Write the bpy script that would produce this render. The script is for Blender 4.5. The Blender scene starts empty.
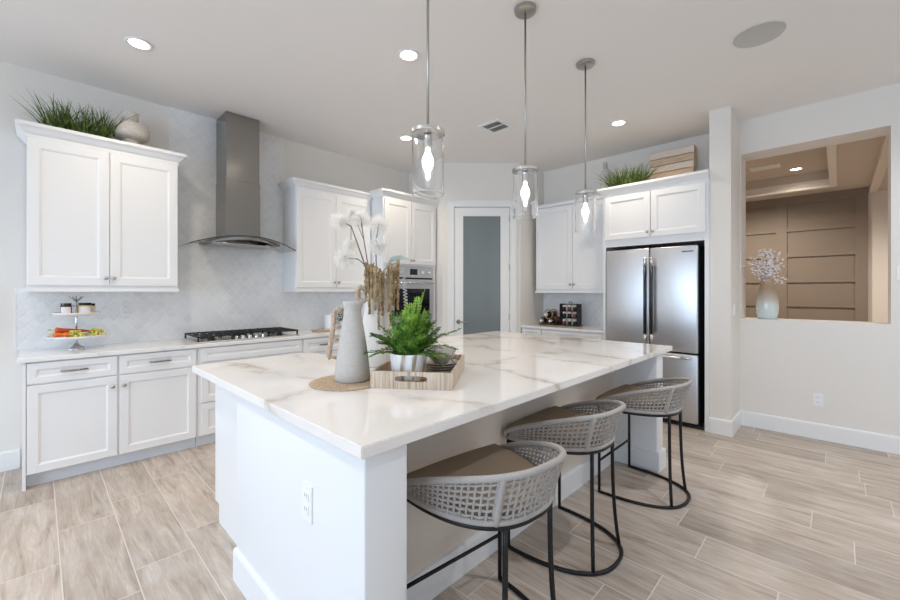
import bpy, bmesh, math, random
from mathutils import Vector, Matrix

# ------------------------------------------------------------------ camera, world, light, exposure
S = bpy.context.scene
COL = S.collection
cam_d = bpy.data.cameras.new('camera'); cam = bpy.data.objects.new('camera', cam_d); COL.objects.link(cam)
cam.location = (0, 0, 1.39)
cam.rotation_euler = (math.radians(90), 0, math.radians(44.18 - 90))
cam_d.sensor_width = 36; cam_d.lens = 400.3 / 900 * 36
cam_d.shift_y = -8.3 / 900
cam_d.clip_start = 0.02
S.camera = cam
S.view_settings.view_transform = 'Standard'
S.view_settings.look = 'None'
S.view_settings.exposure = 0.12
S.view_settings.gamma = 1
S.view_settings.use_curve_mapping = False
S.cycles.use_denoising = True
S.cycles.max_bounces = 10
S.cycles.diffuse_bounces = 6
S.cycles.transparent_max_bounces = 16
S.cycles.sample_clamp_indirect = 6.0
S.cycles.caustics_reflective = False
S.cycles.caustics_refractive = True

W = bpy.data.worlds.new('sky'); S.world = W; W.use_nodes = True
wb = W.node_tree.nodes['Background']; wb.inputs[0].default_value = (0.75, 0.86, 1.0, 1); wb.inputs[1].default_value = 1.0

def area(name, loc, rot, sx, sy, power, color):
    l = bpy.data.lights.new(name, 'AREA'); l.shape = 'RECTANGLE'; l.size = sx; l.size_y = sy
    l.energy = power; l.color = color
    o = bpy.data.objects.new(name, l); COL.objects.link(o); o.location = loc; o.rotation_euler = rot
    return o
# daylight standing in the two big windows behind the camera
area('daylight_side', (-5.58, 0.9, 1.45), (0, math.radians(-90), 0), 2.6, 6.6, 215, (0.57, 0.76, 1.0))
area('daylight_rear', (1.2, -3.98, 1.45), (math.radians(90), 0, 0), 5.2, 2.5, 8, (0.72, 0.86, 1.0))
DOWNLIGHT_POWER = 44.0
FILL_POWER = 82.0
WARM = (1.0, 0.86, 0.68)
FILL_COLOR = (0.96, 0.97, 1.0)

# ------------------------------------------------------------------ helpers
R = math.radians
WM = {}          # world matrices of parents
def V(*a): return Vector(a)

_ib = bmesh.new(); bmesh.ops.create_icosphere(_ib, subdivisions=1, radius=1); _ib.verts.index_update()
ICO_V = [tuple(v.co) for v in _ib.verts]; ICO_F = [tuple(v.index for v in f.verts) for f in _ib.faces]; _ib.free()
class MB:
    def __init__(s): s.b = bmesh.new()
    def box(s, x0, x1, y0, y1, z0, z1, bev=0, seg=2):
        g = bmesh.ops.create_cube(s.b, size=1)
        vs = g['verts']
        for v in vs:
            v.co = Vector((x0 + (v.co.x + .5) * (x1 - x0), y0 + (v.co.y + .5) * (y1 - y0), z0 + (v.co.z + .5) * (z1 - z0)))
        if bev:
            es = list({e for v in vs for e in v.link_edges})
            bmesh.ops.bevel(s.b, geom=es, offset=bev, segments=seg, affect='EDGES', profile=.5)
        return s
    def poly(s, pts):
        try: s.b.faces.new([s.b.verts.new(p) for p in pts])
        except ValueError: pass
        return s
    def prism(s, pts, z0, z1):
        a = [s.b.verts.new((p[0], p[1], z0)) for p in pts]; c = [s.b.verts.new((p[0], p[1], z1)) for p in pts]
        n = len(pts)
        s.b.faces.new(a[::-1]); s.b.faces.new(c)
        for i in range(n): s.b.faces.new((a[i], a[(i + 1) % n], c[(i + 1) % n], c[i]))
        return s
    def loft(s, rings, closed=True, caps=True, loop=False):
        rr = [[s.b.verts.new(p) for p in r] for r in rings]
        n = len(rings[0]); m = len(rr)
        for i in range(m if loop else m - 1):
            A = rr[i]; B = rr[(i + 1) % m]
            for j in range(n if closed else n - 1):
                k = (j + 1) % n
                try: s.b.faces.new((A[j], A[k], B[k], B[j]))
                except ValueError: pass
        if caps and closed and not loop:
            try: s.b.faces.new(rr[0][::-1]); s.b.faces.new(rr[-1])
            except ValueError: pass
        return s
    def lathe(s, prof, c=(0, 0, 0), seg=28, axis=None, caps=True):
        c = Vector(c)
        q = Vector((0, 0, 1)).rotation_difference(Vector(axis)) if axis else None
        rings = []
        for r, z in prof:
            ring = []
            for i in range(seg):
                a = 2 * math.pi * i / seg
                p = Vector((max(r, .0002) * math.cos(a), max(r, .0002) * math.sin(a), z))
                if q: p = q @ p
                ring.append(p + c)
            rings.append(ring)
        return s.loft(rings, caps=caps) if caps else s.loft(rings, loop=True)
    def tube(s, pts, r, seg=8, loop=False, flat=1.0, up=None):
        pts = [Vector(p) for p in pts]; n = len(pts); rings = []
        prev = None
        for i, p in enumerate(pts):
            if loop: t = pts[(i + 1) % n] - pts[i - 1]
            else: t = pts[min(i + 1, n - 1)] - pts[max(i - 1, 0)]
            t = t.normalized() if t.length > 1e-9 else Vector((0, 0, 1))
            if prev is None:
                u = Vector(up) if up else (Vector((0, 0, 1)) if abs(t.z) < .9 else Vector((1, 0, 0)))
            else: u = prev
            u = (u - t * u.dot(t))
            if u.length < 1e-6: u = t.orthogonal()
            u.normalize(); w = t.cross(u); prev = u
            rad = r(i / (n - 1)) if callable(r) else r
            rings.append([p + (u * math.cos(2 * math.pi * k / seg) * flat + w * math.sin(2 * math.pi * k / seg)) * rad for k in range(seg)])
        return s.loft(rings, loop=loop)
    def sphere(s, c, r, seg=12, sc=(1, 1, 1)):
        m = Matrix.Translation(Vector(c)) @ Matrix.Diagonal((r * sc[0], r * sc[1], r * sc[2], 1))
        bmesh.ops.create_uvsphere(s.b, u_segments=seg, v_segments=max(6, seg * 2 // 3), radius=1, matrix=m)
        return s
    def blob(s, c, r, sc=(1, 1, 1)):
        v = [s.b.verts.new((c[0] + x * r * sc[0], c[1] + y * r * sc[1], c[2] + z * r * sc[2])) for x, y, z in ICO_V]
        for a, b, d in ICO_F: s.b.faces.new((v[a], v[b], v[d]))
        return s
    def sweep(s, path, prof, side=1):
        """path: xy polyline; prof: (out, z) closed outline; mitred corners, out = left of travel * side"""
        P = [Vector((p[0], p[1])) for p in path]; n = len(P); rings = []
        nr = []
        for i in range(n - 1):
            t = (P[i + 1] - P[i]).normalized(); nr.append(Vector((-t.y, t.x)) * side)
        for i in range(n):
            if i == 0: m = nr[0]
            elif i == n - 1: m = nr[-1]
            else:
                m = (nr[i - 1] + nr[i]).normalized(); m = m / m.dot(nr[i])
            rings.append([Vector((P[i].x + m.x * o, P[i].y + m.y * o, z)) for o, z in prof])
        return s.loft(rings)
    def panel(s, o, u, n, w, h, t=.02, fr=.057, rec=.009, bev=.008):
        """shaker front: raised frame round a recessed panel; o lower corner on the carcass face, u along, n outwards"""
        o = Vector(o); u = Vector(u); n = Vector(n); z = Vector((0, 0, 1))
        def ring(i, c): return [o + u * i + z * i + n * c, o + u * (w - i) + z * i + n * c, o + u * (w - i) + z * (h - i) + n * c, o + u * i + z * (h - i) + n * c]
        s.loft([ring(0, 0), ring(0, t - .002), ring(.002, t), ring(fr, t), ring(fr + .003, t - .003), ring(fr + bev, t - .004), ring(fr + bev + .003, t - rec)])
        return s
    def build(s, name, mat, parent=None, smooth=False, local=False, loc=None, rotz=0, auto=None):
        bmesh.ops.recalc_face_normals(s.b, faces=s.b.faces)
        if not local:
            if parent is not None: s.b.transform(WM[parent.name].inverted())
            elif loc is not None: s.b.transform(Matrix.Translation(-Vector(loc)))
        me = bpy.data.meshes.new(name); s.b.to_mesh(me); s.b.free()
        me.materials.append(mat)
        if smooth: me.shade_smooth()
        if auto: me.shade_smooth(); me.set_sharp_from_angle(angle=R(auto))
        o = bpy.data.objects.new(name, me); COL.objects.link(o)
        if parent is not None:
            o.parent = parent; WM[o.name] = WM[parent.name].copy()
        else:
            m = Matrix.Identity(4)
            if loc is not None:
                o.location = loc; o.rotation_euler = (0, 0, rotz)
                m = Matrix.Translation(Vector(loc)) @ Matrix.Rotation(rotz, 4, 'Z')
            WM[o.name] = m
        return o

def tag(o, label, cat, group=None):
    o['label'] = label; o['category'] = cat
    if group: o['group'] = group
    return o
def thing(name, label, cat, loc=(0, 0, 0), rotz=0, group=None):
    o = bpy.data.objects.new(name, None); COL.objects.link(o); o.location = loc; o.rotation_euler = (0, 0, rotz)
    o.empty_display_size = .1
    WM[o.name] = Matrix.Translation(Vector(loc)) @ Matrix.Rotation(rotz, 4, 'Z')
    return tag(o, label, cat, group)
def struct(name, mb, mat, **k):
    o = mb.build(name, mat, **k); o['kind'] = 'structure'; return o
def dup(root, loc, label, rotz=None):
    def rec(o, par):
        c = o.copy(); COL.objects.link(c); c.parent = par
        for ch in o.children: rec(ch, c)
        return c
    c = rec(root, None); c.location = loc
    if rotz is not None: c.rotation_euler = (0, 0, rotz)
    c['label'] = label
    return c

# ------------------------------------------------------------------ materials
def mat(name, col, rough=.5, metal=0, spec=.5, **k):
    m = bpy.data.materials.new(name); m.use_nodes = True
    b = m.node_tree.nodes['Principled BSDF']
    b.inputs['Base Color'].default_value = (*col, 1); b.inputs['Roughness'].default_value = rough
    b.inputs['Metallic'].default_value = metal; b.inputs['Specular IOR Level'].default_value = spec
    for a, v in k.items(): b.inputs[a.replace('_', ' ')].default_value = v
    return m
class NT:
    def __init__(s, m): s.t = m.node_tree; s.n = s.t.nodes; s.l = s.t.links; s.b = s.n['Principled BSDF']
    def add(s, typ, **k):
        x = s.n.new(typ)
        for a, v in k.items(): setattr(x, a, v)
        return x
    def link(s, a, b): s.l.new(a, b)
    def val(s, sock, v):
        if hasattr(v, 'is_output') or isinstance(v, bpy.types.NodeSocket): s.link(v, sock)
        else: sock.default_value = v
    def math(s, op, a, b=0, c=0):
        x = s.add('ShaderNodeMath', operation=op)
        for i, v in enumerate((a, b, c)): s.val(x.inputs[i], v)
        return x.outputs[0]
    def ramp(s, fac, stops, interp='LINEAR'):
        x = s.add('ShaderNodeValToRGB'); x.color_ramp.interpolation = interp
        e = x.color_ramp.elements
        while len(e) < len(stops): e.new(.5)
        for i, (p, c) in enumerate(stops): e[i].position = p; e[i].color = (*c, 1) if len(c) == 3 else c
        s.link(fac, x.inputs[0]); return x.outputs[0]
    def noise(s, vec, scale, detail=3, rough=.5, dist=0):
        x = s.add('ShaderNodeTexNoise'); x.inputs['Scale'].default_value = scale; x.inputs['Detail'].default_value = detail
        x.inputs['Roughness'].default_value = rough; x.inputs['Distortion'].default_value = dist
        if vec is not None: s.link(vec, x.inputs['Vector'])
        return x
    def mapping(s, vec, scale=(1, 1, 1), rot=(0, 0, 0)):
        x = s.add('ShaderNodeMapping'); x.inputs['Scale'].default_value = scale; x.inputs['Rotation'].default_value = rot
        s.link(vec, x.inputs['Vector']); return x.outputs[0]
    def pos(s): return s.add('ShaderNodeNewGeometry').outputs['Position']
    def obj(s): return s.add('ShaderNodeTexCoord').outputs['Object']
    def mix(s, fac, a, b, blend='MIX'):
        x = s.add('ShaderNodeMix', data_type='RGBA', blend_type=blend)
        s.val(x.inputs[0], fac)
        for i, v in ((6, a), (7, b)):
            if isinstance(v, tuple): x.inputs[i].default_value = (*v, 1)
            else: s.link(v, x.inputs[i])
        return x.outputs[2]
    def bump(s, h, strength=.2, dist=.01):
        x = s.add('ShaderNodeBump'); x.inputs['Strength'].default_value = strength; x.inputs['Distance'].default_value = dist
        s.link(h, x.inputs['Height']); s.link(x.outputs[0], s.b.inputs['Normal'])

def paint(name, col, rough=.75, bs=.06):
    m = mat(name, col, rough, spec=.3); n = NT(m)
    n.bump(n.noise(n.pos(), 90, 3).outputs[0], bs, .004); return m
M = {}
M['wall'] = paint('wall paint', (.79, .752, .70))
M['ceiling'] = paint('ceiling paint', (.87, .845, .825), .85)
M['trim'] = mat('white trim enamel', (.84, .835, .82), .35)
M['cab'] = mat('white cabinet lacquer', (.83, .83, .83), .32)
M['cab_in'] = mat('cabinet gap shadow board', (.72, .72, .74), .6)
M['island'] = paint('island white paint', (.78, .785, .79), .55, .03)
M['kick'] = mat('toe kick grey blue', (.76, .79, .84), .5)
M['knee'] = paint('island knee wall bounce tint', (.74, .665, .595), .7, .03)  # warm shade and floor bounce under the worktop are put into this colour
M['steel'] = mat('brushed stainless steel', (.64, .64, .65), .32, 1)
n = NT(M['steel']); v = n.mapping(n.obj(), (60, 60, 1.2))
n.link(n.ramp(n.noise(v, 9, 4).outputs[0], [(.3, (.31,) * 3), (.7, (.37,) * 3)]), n.b.inputs['Roughness'])
M['hood_steel'] = mat('brushed hood steel', (.33, .32, .30), .18, 1)
M['chrome'] = mat('chrome', (.8, .8, .82), .12, 1)
M['nickel'] = mat('brushed nickel', (.46, .44, .41), .3, 1)
M['bright_nickel'] = mat('pale nickel', (.74, .72, .69), .22, 1)
M['pull'] = mat('dark nickel pull', (.27, .255, .24), .3, 1)
M['black'] = mat('black metal', (.012, .012, .013), .42, .4)
M['iron'] = mat('cast iron', (.02, .02, .022), .6)
M['edge'] = mat('dark glass edge', (.06, .065, .065), .2)
M['dark'] = mat('dark gap', (.012, .012, .014), .6)
M['fridge_side'] = mat('fridge dark side', (.035, .04, .05), .4)
M['handle_black'] = mat('fridge handle dark grip', (.05, .055, .065), .3, .8)
M['black_glass'] = mat('black oven glass', (.006, .006, .008), .06)
M['plastic'] = mat('white plastic', (.85, .85, .85), .35)
M['slot'] = mat('outlet slot', (.25, .25, .27), .5)
M['speaker'] = paint('speaker grille', (.56, .55, .53), .9, .3)
M['vent_dark'] = mat('vent dark', (.12, .13, .12), .8)
# clear thin glass
def clear_glass(name, tint=(1, 1, 1), extra=.0):
    m = bpy.data.materials.new(name); m.use_nodes = True; t = m.node_tree; t.nodes.clear()
    o = t.nodes.new('ShaderNodeOutputMaterial'); mx = t.nodes.new('ShaderNodeMixShader')
    tr = t.nodes.new('ShaderNodeBsdfTransparent'); gl = t.nodes.new('ShaderNodeBsdfGlossy'); lw = t.nodes.new('ShaderNodeLayerWeight')
    tr.inputs[0].default_value = (*tint, 1); gl.inputs['Roughness'].default_value = .02; lw.inputs['Blend'].default_value = .5
    mm = t.nodes.new('ShaderNodeMath'); mm.operation = 'POWER'; mm.inputs[1].default_value = 2.2; m3 = t.nodes.new('ShaderNodeMath'); m3.operation = 'MULTIPLY_ADD'; m3.inputs[1].default_value = .6; m3.inputs[2].default_value = extra
    cp = t.nodes.new('ShaderNodeMath'); cp.operation = 'MINIMUM'; cp.inputs[1].default_value = .5
    t.links.new(lw.outputs['Facing'], mm.inputs[0]); t.links.new(mm.outputs[0], m3.inputs[0])
    t.links.new(m3.outputs[0], cp.inputs[0]); t.links.new(cp.outputs[0], mx.inputs[0]); t.links.new(tr.outputs[0], mx.inputs[1]); t.links.new(gl.outputs[0], mx.inputs[2])
    t.links.new(mx.outputs[0], o.inputs[0]); return m
M['glass'] = mat('clear glass', (1, 1, 1), 0, Transmission_Weight=1.0, IOR=1.42)
M['hood_glass'] = clear_glass('hood glass', (.90, .93, .92), .03)
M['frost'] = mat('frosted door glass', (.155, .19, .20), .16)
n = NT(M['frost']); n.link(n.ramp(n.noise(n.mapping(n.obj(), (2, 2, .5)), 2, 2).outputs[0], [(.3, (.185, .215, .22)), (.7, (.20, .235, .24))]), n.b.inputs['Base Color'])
def emit(name, col, st):
    m = mat(name, (1, 1, 1)); b = m.node_tree.nodes['Principled BSDF']
    b.inputs['Emission Color'].default_value = (*col, 1); b.inputs['Emission Strength'].default_value = st; return m
M['lamp'] = emit('downlight lens', (1, .93, .82), 9)
M['bulb'] = emit('bulb glow', (1, .97, .92), 2.6)

# floor: wood-look plank tiles, 0.2567 wide, 0.915 long, running along Y
def floor_mat():
    m = mat('plank tile floor', (.5, .45, .4), .42, spec=.4); n = NT(m)
    sp = n.add('ShaderNodeSeparateXYZ'); n.link(n.pos(), sp.inputs[0])
    PW, PL = .2567, .915
    cx = n.math('DIVIDE', n.math('SUBTRACT', sp.outputs[0], .079), PW)
    ci = n.math('FLOOR', cx); fx = n.math('SUBTRACT', cx, ci)
    known = {-1: .115, 0: .50, 1: .69, 2: .88, 3: .15, 4: .55, 5: .30, 6: .80, 7: .62, 8: .20, 9: .54, 10: .69, 11: .855, 12: .12, 13: .37}
    rng = random.Random(4)
    stops = []
    for i in range(32):
        c = i - 8; k = known.get(c, rng.random() * .915) / .915
        stops.append((i / 32, (k, k, k)))
    off = n.ramp(n.math('DIVIDE', n.math('ADD', ci, 8.5), 32), stops, 'CONSTANT')
    cy = n.math('SUBTRACT', n.math('DIVIDE', sp.outputs[1], PL), off)
    cj = n.math('FLOOR', cy); fy = n.math('SUBTRACT', cy, cj)
    def edge(f, L): return n.math('MULTIPLY', n.math('MINIMUM', f, n.math('SUBTRACT', 1, f)), L)
    dmin = n.math('MINIMUM', edge(fx, PW), edge(fy, PL))
    grout = n.math('LESS_THAN', dmin, .0026)
    cv = n.add('ShaderNodeCombineXYZ'); n.link(ci, cv.inputs[0]); n.link(cj, cv.inputs[1])
    wn = n.add('ShaderNodeTexWhiteNoise', noise_dimensions='2D'); n.link(cv.outputs[0], wn.inputs['Vector'])
    # grain coordinate, shifted per plank
    vm = n.add('ShaderNodeVectorMath', operation='MULTIPLY_ADD'); n.link(wn.outputs['Color'], vm.inputs[0]); vm.inputs[1].default_value = (9, 9, 9); n.link(n.pos(), vm.inputs[2])
    g1 = n.noise(n.mapping(vm.outputs[0], (9, 1.1, 1)), 2.2, 5, .6, .8).outputs[0]
    g2 = n.noise(n.mapping(vm.outputs[0], (60, 3.5, 1)), 2.5, 4, .6).outputs[0]
    g3 = n.noise(n.mapping(vm.outputs[0], (3, 2, 1)), 1.8, 3).outputs[0]
    c1 = n.ramp(g1, [(.28, (.285, .217, .165)), (.40, (.44, .36, .295)), (.55, (.535, .457, .388)), (.72, (.65, .58, .51))])
    c2 = n.mix(n.math('MULTIPLY', n.ramp(g2, [(.4, (0, 0, 0)), (.7, (1, 1, 1))]), .50), c1, (.38, .31, .255))
    c3 = n.mix(n.math('MULTIPLY', n.ramp(g3, [(.5, (0, 0, 0)), (.75, (1, 1, 1))]), .45), c2, (.60, .565, .52))
    tone = n.math('ADD', n.math('MULTIPLY', wn.outputs['Value'], .26), .86)
    hs = n.add('ShaderNodeHueSaturation'); n.link(c3, hs.inputs['Color']); n.link(tone, hs.inputs['Value'])
    vo = n.add('ShaderNodeTexVoronoi'); vo.inputs['Scale'].default_value = 1.0; n.link(n.mapping(vm.outputs[0], (4.4, 1.7, 1)), vo.inputs['Vector'])
    knot = n.ramp(vo.outputs['Distance'], [(.03, (1, 1, 1)), (.11, (0, 0, 0))])
    c4 = n.mix(n.math('MULTIPLY', knot, .65), hs.outputs[0], (.27, .215, .17))
    n.link(n.mix(grout, c4, (.66, .61, .555)), n.b.inputs['Base Color'])
    n.link(n.ramp(g2, [(.3, (.36,) * 3), (.7, (.5,) * 3)]), n.b.inputs['Roughness'])
    n.bump(n.math('SUBTRACT', n.math('MULTIPLY', g2, .25), grout), .25, .002)
    return m
M['floor'] = floor_mat()

def tile_mat():
    m = mat('glossy diamond tile', (.80, .81, .83), .07, spec=.6); n = NT(m)
    sp = n.add('ShaderNodeSeparateXYZ'); n.link(n.pos(), sp.inputs[0])
    # arabesque-like lattice: two crossing diagonals bent by a sine
    a = n.math('DIVIDE', n.math('ADD', sp.outputs[0], sp.outputs[1]), .088); z = n.math('DIVIDE', sp.outputs[2], .102)
    wob = n.math('MULTIPLY', n.math('SINE', n.math('MULTIPLY', n.math('ADD', a, z), 6.2832)), .035)
    wob2 = n.math('MULTIPLY', n.math('SINE', n.math('MULTIPLY', n.math('SUBTRACT', a, z), 6.2832)), .035)
    p = n.math('ADD', n.math('ADD', a, z), wob2); q = n.math('ADD', n.math('SUBTRACT', a, z), wob)
    def e(f):
        fr = n.math('FRACT', f); return n.math('MINIMUM', fr, n.math('SUBTRACT', 1, fr))
    d = n.math('MINIMUM', e(p), e(q))
    g = n.math('SUBTRACT', 1, n.ramp(d, [(.0, (0,) * 3), (.06, (1,) * 3)]))
    cv = n.add('ShaderNodeCombineXYZ'); n.link(n.math('FLOOR', p), cv.inputs[0]); n.link(n.math('FLOOR', q), cv.inputs[1])
    wn = n.add('ShaderNodeTexWhiteNoise', noise_dimensions='2D'); n.link(cv.outputs[0], wn.inputs['Vector'])
    base = n.ramp(wn.outputs['Value'], [(0, (.80, .80, .80)), (1, (.86, .857, .853))])
    n.link(n.mix(n.math('MULTIPLY', g, .40), base, (.90, .895, .885)), n.b.inputs['Base Color'])
    n.link(n.math('ADD', n.math('MULTIPLY', g, .5), .07), n.b.inputs['Roughness'])
    h = n.math('ADD', n.ramp(d, [(.0, (0,) * 3), (.16, (1,) * 3)]), n.math('MULTIPLY', n.noise(n.pos(), 22, 2).outputs[0], .9))
    n.bump(h, .28, .003); return m
M['tile'] = tile_mat()

def marble_mat(name, base, vein):
    m = mat(name, base, .08, spec=.55); n = NT(m)
    p = n.pos()
    w = n.noise(n.mapping(p, (1, 1, 1), (0, 0, .6)), 1.6, 5, .6)
    vm = n.add('ShaderNodeVectorMath', operation='MULTIPLY_ADD'); n.link(w.outputs['Color'], vm.inputs[0]); vm.inputs[1].default_value = (.55, .55, .55); n.link(p, vm.inputs[2])
    vo = n.add('ShaderNodeTexVoronoi', feature='DISTANCE_TO_EDGE'); vo.inputs['Scale'].default_value = 1.55; n.link(n.mapping(vm.outputs[0], (1.0, .55, 1), (0, 0, .5)), vo.inputs['Vector'])
    thin = n.ramp(vo.outputs[0], [(0, (1,) * 3), (.018, (.45,) * 3), (.05, (0,) * 3)])
    wide = n.ramp(vo.outputs[0], [(0, (1,) * 3), (.16, (0,) * 3)])
    msk = n.ramp(n.noise(p, 2.1, 2).outputs[0], [(.38, (0,) * 3), (.58, (1,) * 3)])
    f = n.math('MULTIPLY', n.math('ADD', n.math('MULTIPLY', thin, .68), n.math('MULTIPLY', wide, .22)), msk)
    cl = n.ramp(n.noise(p, 2.8, 4).outputs[0], [(.3, base), (.7, tuple(min(1, c * 1.03) for c in base))])
    n.link(n.mix(f, cl, vein), n.b.inputs['Base Color']); return m
M['marble'] = marble_mat('veined quartz worktop', (.82, .785, .75), (.47, .395, .32))
M['quartz'] = marble_mat('pale quartz worktop', (.83, .825, .82), (.70, .69, .67))

def wood_mat(name, c1, c2, c3, ax=(30, 30, 1.5), rough=.5, sc=2.5):
    m = mat(name, c1, rough); n = NT(m)
    g = n.noise(n.mapping(n.obj(), ax), sc, 5, .6, .4).outputs[0]
    n.link(n.ramp(g, [(.3, c1), (.5, c2), (.7, c3)]), n.b.inputs['Base Color']); n.bump(g, .15, .002); return m
M['tray'] = wood_mat('zebra wood veneer', (.27, .19, .125), (.53, .42, .31), (.69, .61, .52), (26, 26, 1.0), .45, 2.6)
M['tray_in'] = wood_mat('warm tray inside', (.36, .20, .10), (.50, .30, .17), (.58, .38, .23), (3, 30, 30), .45)
M['slat'] = wood_mat('pale slat wood', (.50, .34, .22), (.62, .45, .31), (.72, .57, .43), (30, 3, 30), .6)
M['slat_pale'] = wood_mat('bleached slat wood', (.62, .50, .39), (.72, .61, .50), (.78, .70, .60), (30, 3, 30), .6)
M['panel'] = paint('taupe panelling', (.235, .185, .142), .55, .03)
M['far_wall'] = paint('far room paint', (.74, .67, .60), .8)
M['tan'] = paint('far room ceiling paint', (.60, .53, .465), .85)
# woven / fabric
def fabric(name, a, b, scale=260, bs=.5):
    m = mat(name, a, .9, spec=.2); n = NT(m)
    f = n.noise(n.obj(), scale, 2).outputs[0]
    n.link(n.ramp(f, [(.35, a), (.65, b)]), n.b.inputs['Base Color']); n.bump(f, bs, .002); return m
M['rope'] = fabric('grey rope weave', (.35, .325, .302), (.47, .44, .412), 420)
M['cushion'] = fabric('taupe seat fabric', (.23, .175, .12), (.30, .235, .17), 500)
M['jute'] = fabric('woven jute', (.36, .26, .17), (.56, .44, .32), 130, .9)
M['wrap'] = fabric('tan cord wrapping', (.40, .29, .20), (.58, .46, .35), 90, .8)
M['stone'] = fabric('speckled grey ceramic', (.46, .432, .395), (.565, .535, .50), 220, .35)
M['stone_white'] = fabric('chalky white ceramic', (.66, .63, .59), (.73, .70, .66), 180, .3)
M['ceramic'] = mat('white ceramic', (.82, .81, .79), .25)
M['canister'] = mat('white canister', (.85, .86, .87), .3)
M['travertine'] = fabric('travertine vase', (.60, .54, .48), (.70, .65, .59), 60, .1)
M['frostglass_bottle'] = fabric('pale glazed bottle', (.58, .555, .52), (.68, .655, .62), 60, .2)
def leafy(name, a, b, rough=.5):
    m = mat(name, a, rough, spec=.3); n = NT(m)
    n.link(n.ramp(n.noise(n.obj(), 28, 2).outputs[0], [(.35, a), (.65, b)]), n.b.inputs['Base Color']); return m
M['grass'] = leafy('dark grass blades', (.022, .058, .010), (.16, .22, .045))
M['fern'] = leafy('fern leaves', (.02, .085, .008), (.17, .33, .045))
M['fern_tip'] = leafy('young fern leaves', (.16, .33, .03), (.32, .50, .08))
M['dusty_leaf'] = leafy('dusty green leaf', (.42, .50, .44), (.56, .62, .56))
M['stem'] = mat('brown stem', (.13, .07, .05), .7)
M['amaranth'] = leafy('dried amaranth', (.26, .175, .085), (.52, .39, .225), .9)
M['bloom'] = mat('white feathery bloom', (.90, .90, .90), .9, spec=.1)
_b = M['bloom'].node_tree; _p = _b.nodes['Principled BSDF']; _t = _b.nodes.new('ShaderNodeBsdfTranslucent'); _m = _b.nodes.new('ShaderNodeMixShader')
_p.inputs['Base Color'].default_value = (1, .99, .97, 1); _t.inputs[0].default_value = (1, .99, .97, 1); _m.inputs[0].default_value = .5
_b.links.new(_p.outputs[0], _m.inputs[1]); _b.links.new(_t.outputs[0], _m.inputs[2]); _b.links.new(_m.outputs[0], _b.nodes['Material Output'].inputs[0])
M['blossom'] = leafy('pale blossom', (.80, .70, .66), (.90, .86, .85), .8)
M['soil'] = mat('grey pebbles', (.20, .21, .22), .9)
M['pot'] = mat('ribbed glazed pot', (.7, .69, .66), .35)
n = NT(M['pot']); n.link(n.ramp(n.noise(n.mapping(n.obj(), (22, 22, 2)), 2, 3).outputs[0], [(.40, (.34, .27, .20)), (.5, (.68, .68, .66)), (.66, (.76, .78, .79))]), n.b.inputs['Base Color'])
M['plate'] = mat('grey brown glazed plate', (.52, .48, .43), .35)
M['bowl'] = mat('taupe bowl', (.46, .40, .35), .4)
M['linen'] = fabric('pale linen napkin', (.62, .60, .60), (.74, .72, .72), 200)
M['ombre'] = mat('ombre vase glass', (.7, .8, .8), .08)
n = NT(M['ombre']); sp = n.add('ShaderNodeSeparateXYZ'); n.link(n.obj(), sp.inputs[0])
n.link(n.ramp(n.math('DIVIDE', sp.outputs[2], .42), [(.0, (.66, .73, .73)), (.36, (.60, .64, .61)), (.5, (.48, .42, .34)), (.75, (.36, .25, .16)), (1, (.42, .30, .20))]), n.b.inputs['Base Color'])
M['carrot'] = mat('orange carrot', (.72, .17, .03), .45)
M['carrot_red'] = mat('deep orange carrot', (.55, .08, .015), .45)
M['grape'] = leafy('yellow green grapes', (.50, .45, .06), (.72, .68, .22), .3)
M['jar_dark'] = mat('dark jar content', (.05, .02, .025), .12)
M['jar_honey'] = mat('honey jar content', (.70, .52, .12), .15)
M['paper'] = mat('pale paper label', (.74, .70, .70), .7)
M['bottle'] = mat('dark wine bottle', (.022, .020, .020), .08)
M['bronze'] = mat('aged bronze', (.12, .075, .04), .35, .8)
M['gold'] = mat('antique gold', (.45, .32, .13), .3, .9)
M['capsule'] = mat('white bottle cap', (.80, .77, .72), .4)
M['red'] = mat('wine red label', (.20, .05, .035), .5)
M['silver_spiral'] = mat('silver dried spiral', (.62, .62, .62), .5)

# ------------------------------------------------------------------ dimensions
CEIL = 3.175
YA = 4.65        # left (cooktop) wall
XB = 5.27        # back wall behind the fridge
XC = 5.13        # right wall with the opening
XW, YR = -5.5, -3.9   # window walls behind the camera

# ------------------------------------------------------------------ room shell
struct('floor', MB().box(XW - .2, 10.2, YR - .2, YA + .2, -.1, 0), M['floor'])
struct('ceiling', MB().box(XW - .2, XC + .31, YR - .2, YA + .2, CEIL, CEIL + .12), M['ceiling'])
struct('wall_left', MB().box(XW - .2, 3.90, YA, YA + .15, 0, CEIL), M['wall'])
P0 = V(3.90, 3.93); P1 = V(4.655, 3.165)
tdir = (P1 - P0).normalized(); ndir = V(-tdir.y, tdir.x)   # into the pantry
LEN = (P1 - P0).length
def dg(s, o, z=0): p = P0 + tdir * s + ndir * o; return (p.x, p.y, z)
D0, D1, DZ = .155, .93, 2.562      # door opening along the diagonal wall
mb = MB()
mb.prism([(3.90, 3.93), (3.90, YA), (4.02, YA), (4.02, 3.98)], 0, CEIL)
struct('wall_oven_return', mb, M['wall'])
mb = MB()
for s0, s1, z0, z1 in ((0, D0, 0, CEIL), (D1, LEN, 0, CEIL), (D0, D1, DZ, CEIL)):
    mb.prism([dg(s0, 0)[:2], dg(s1, 0)[:2], dg(s1, .1)[:2], dg(s0, .1)[:2]], z0, z1)
struct('wall_pantry', mb, M['wall'])
struct('wall_pantry_return', MB().box(4.655, XB + .12, 3.165, 3.28, 0, CEIL), M['wall'])
struct('wall_back', MB().box(XB, XB + .12, .80, 3.165, 0, CEIL), M['wall'])
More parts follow.
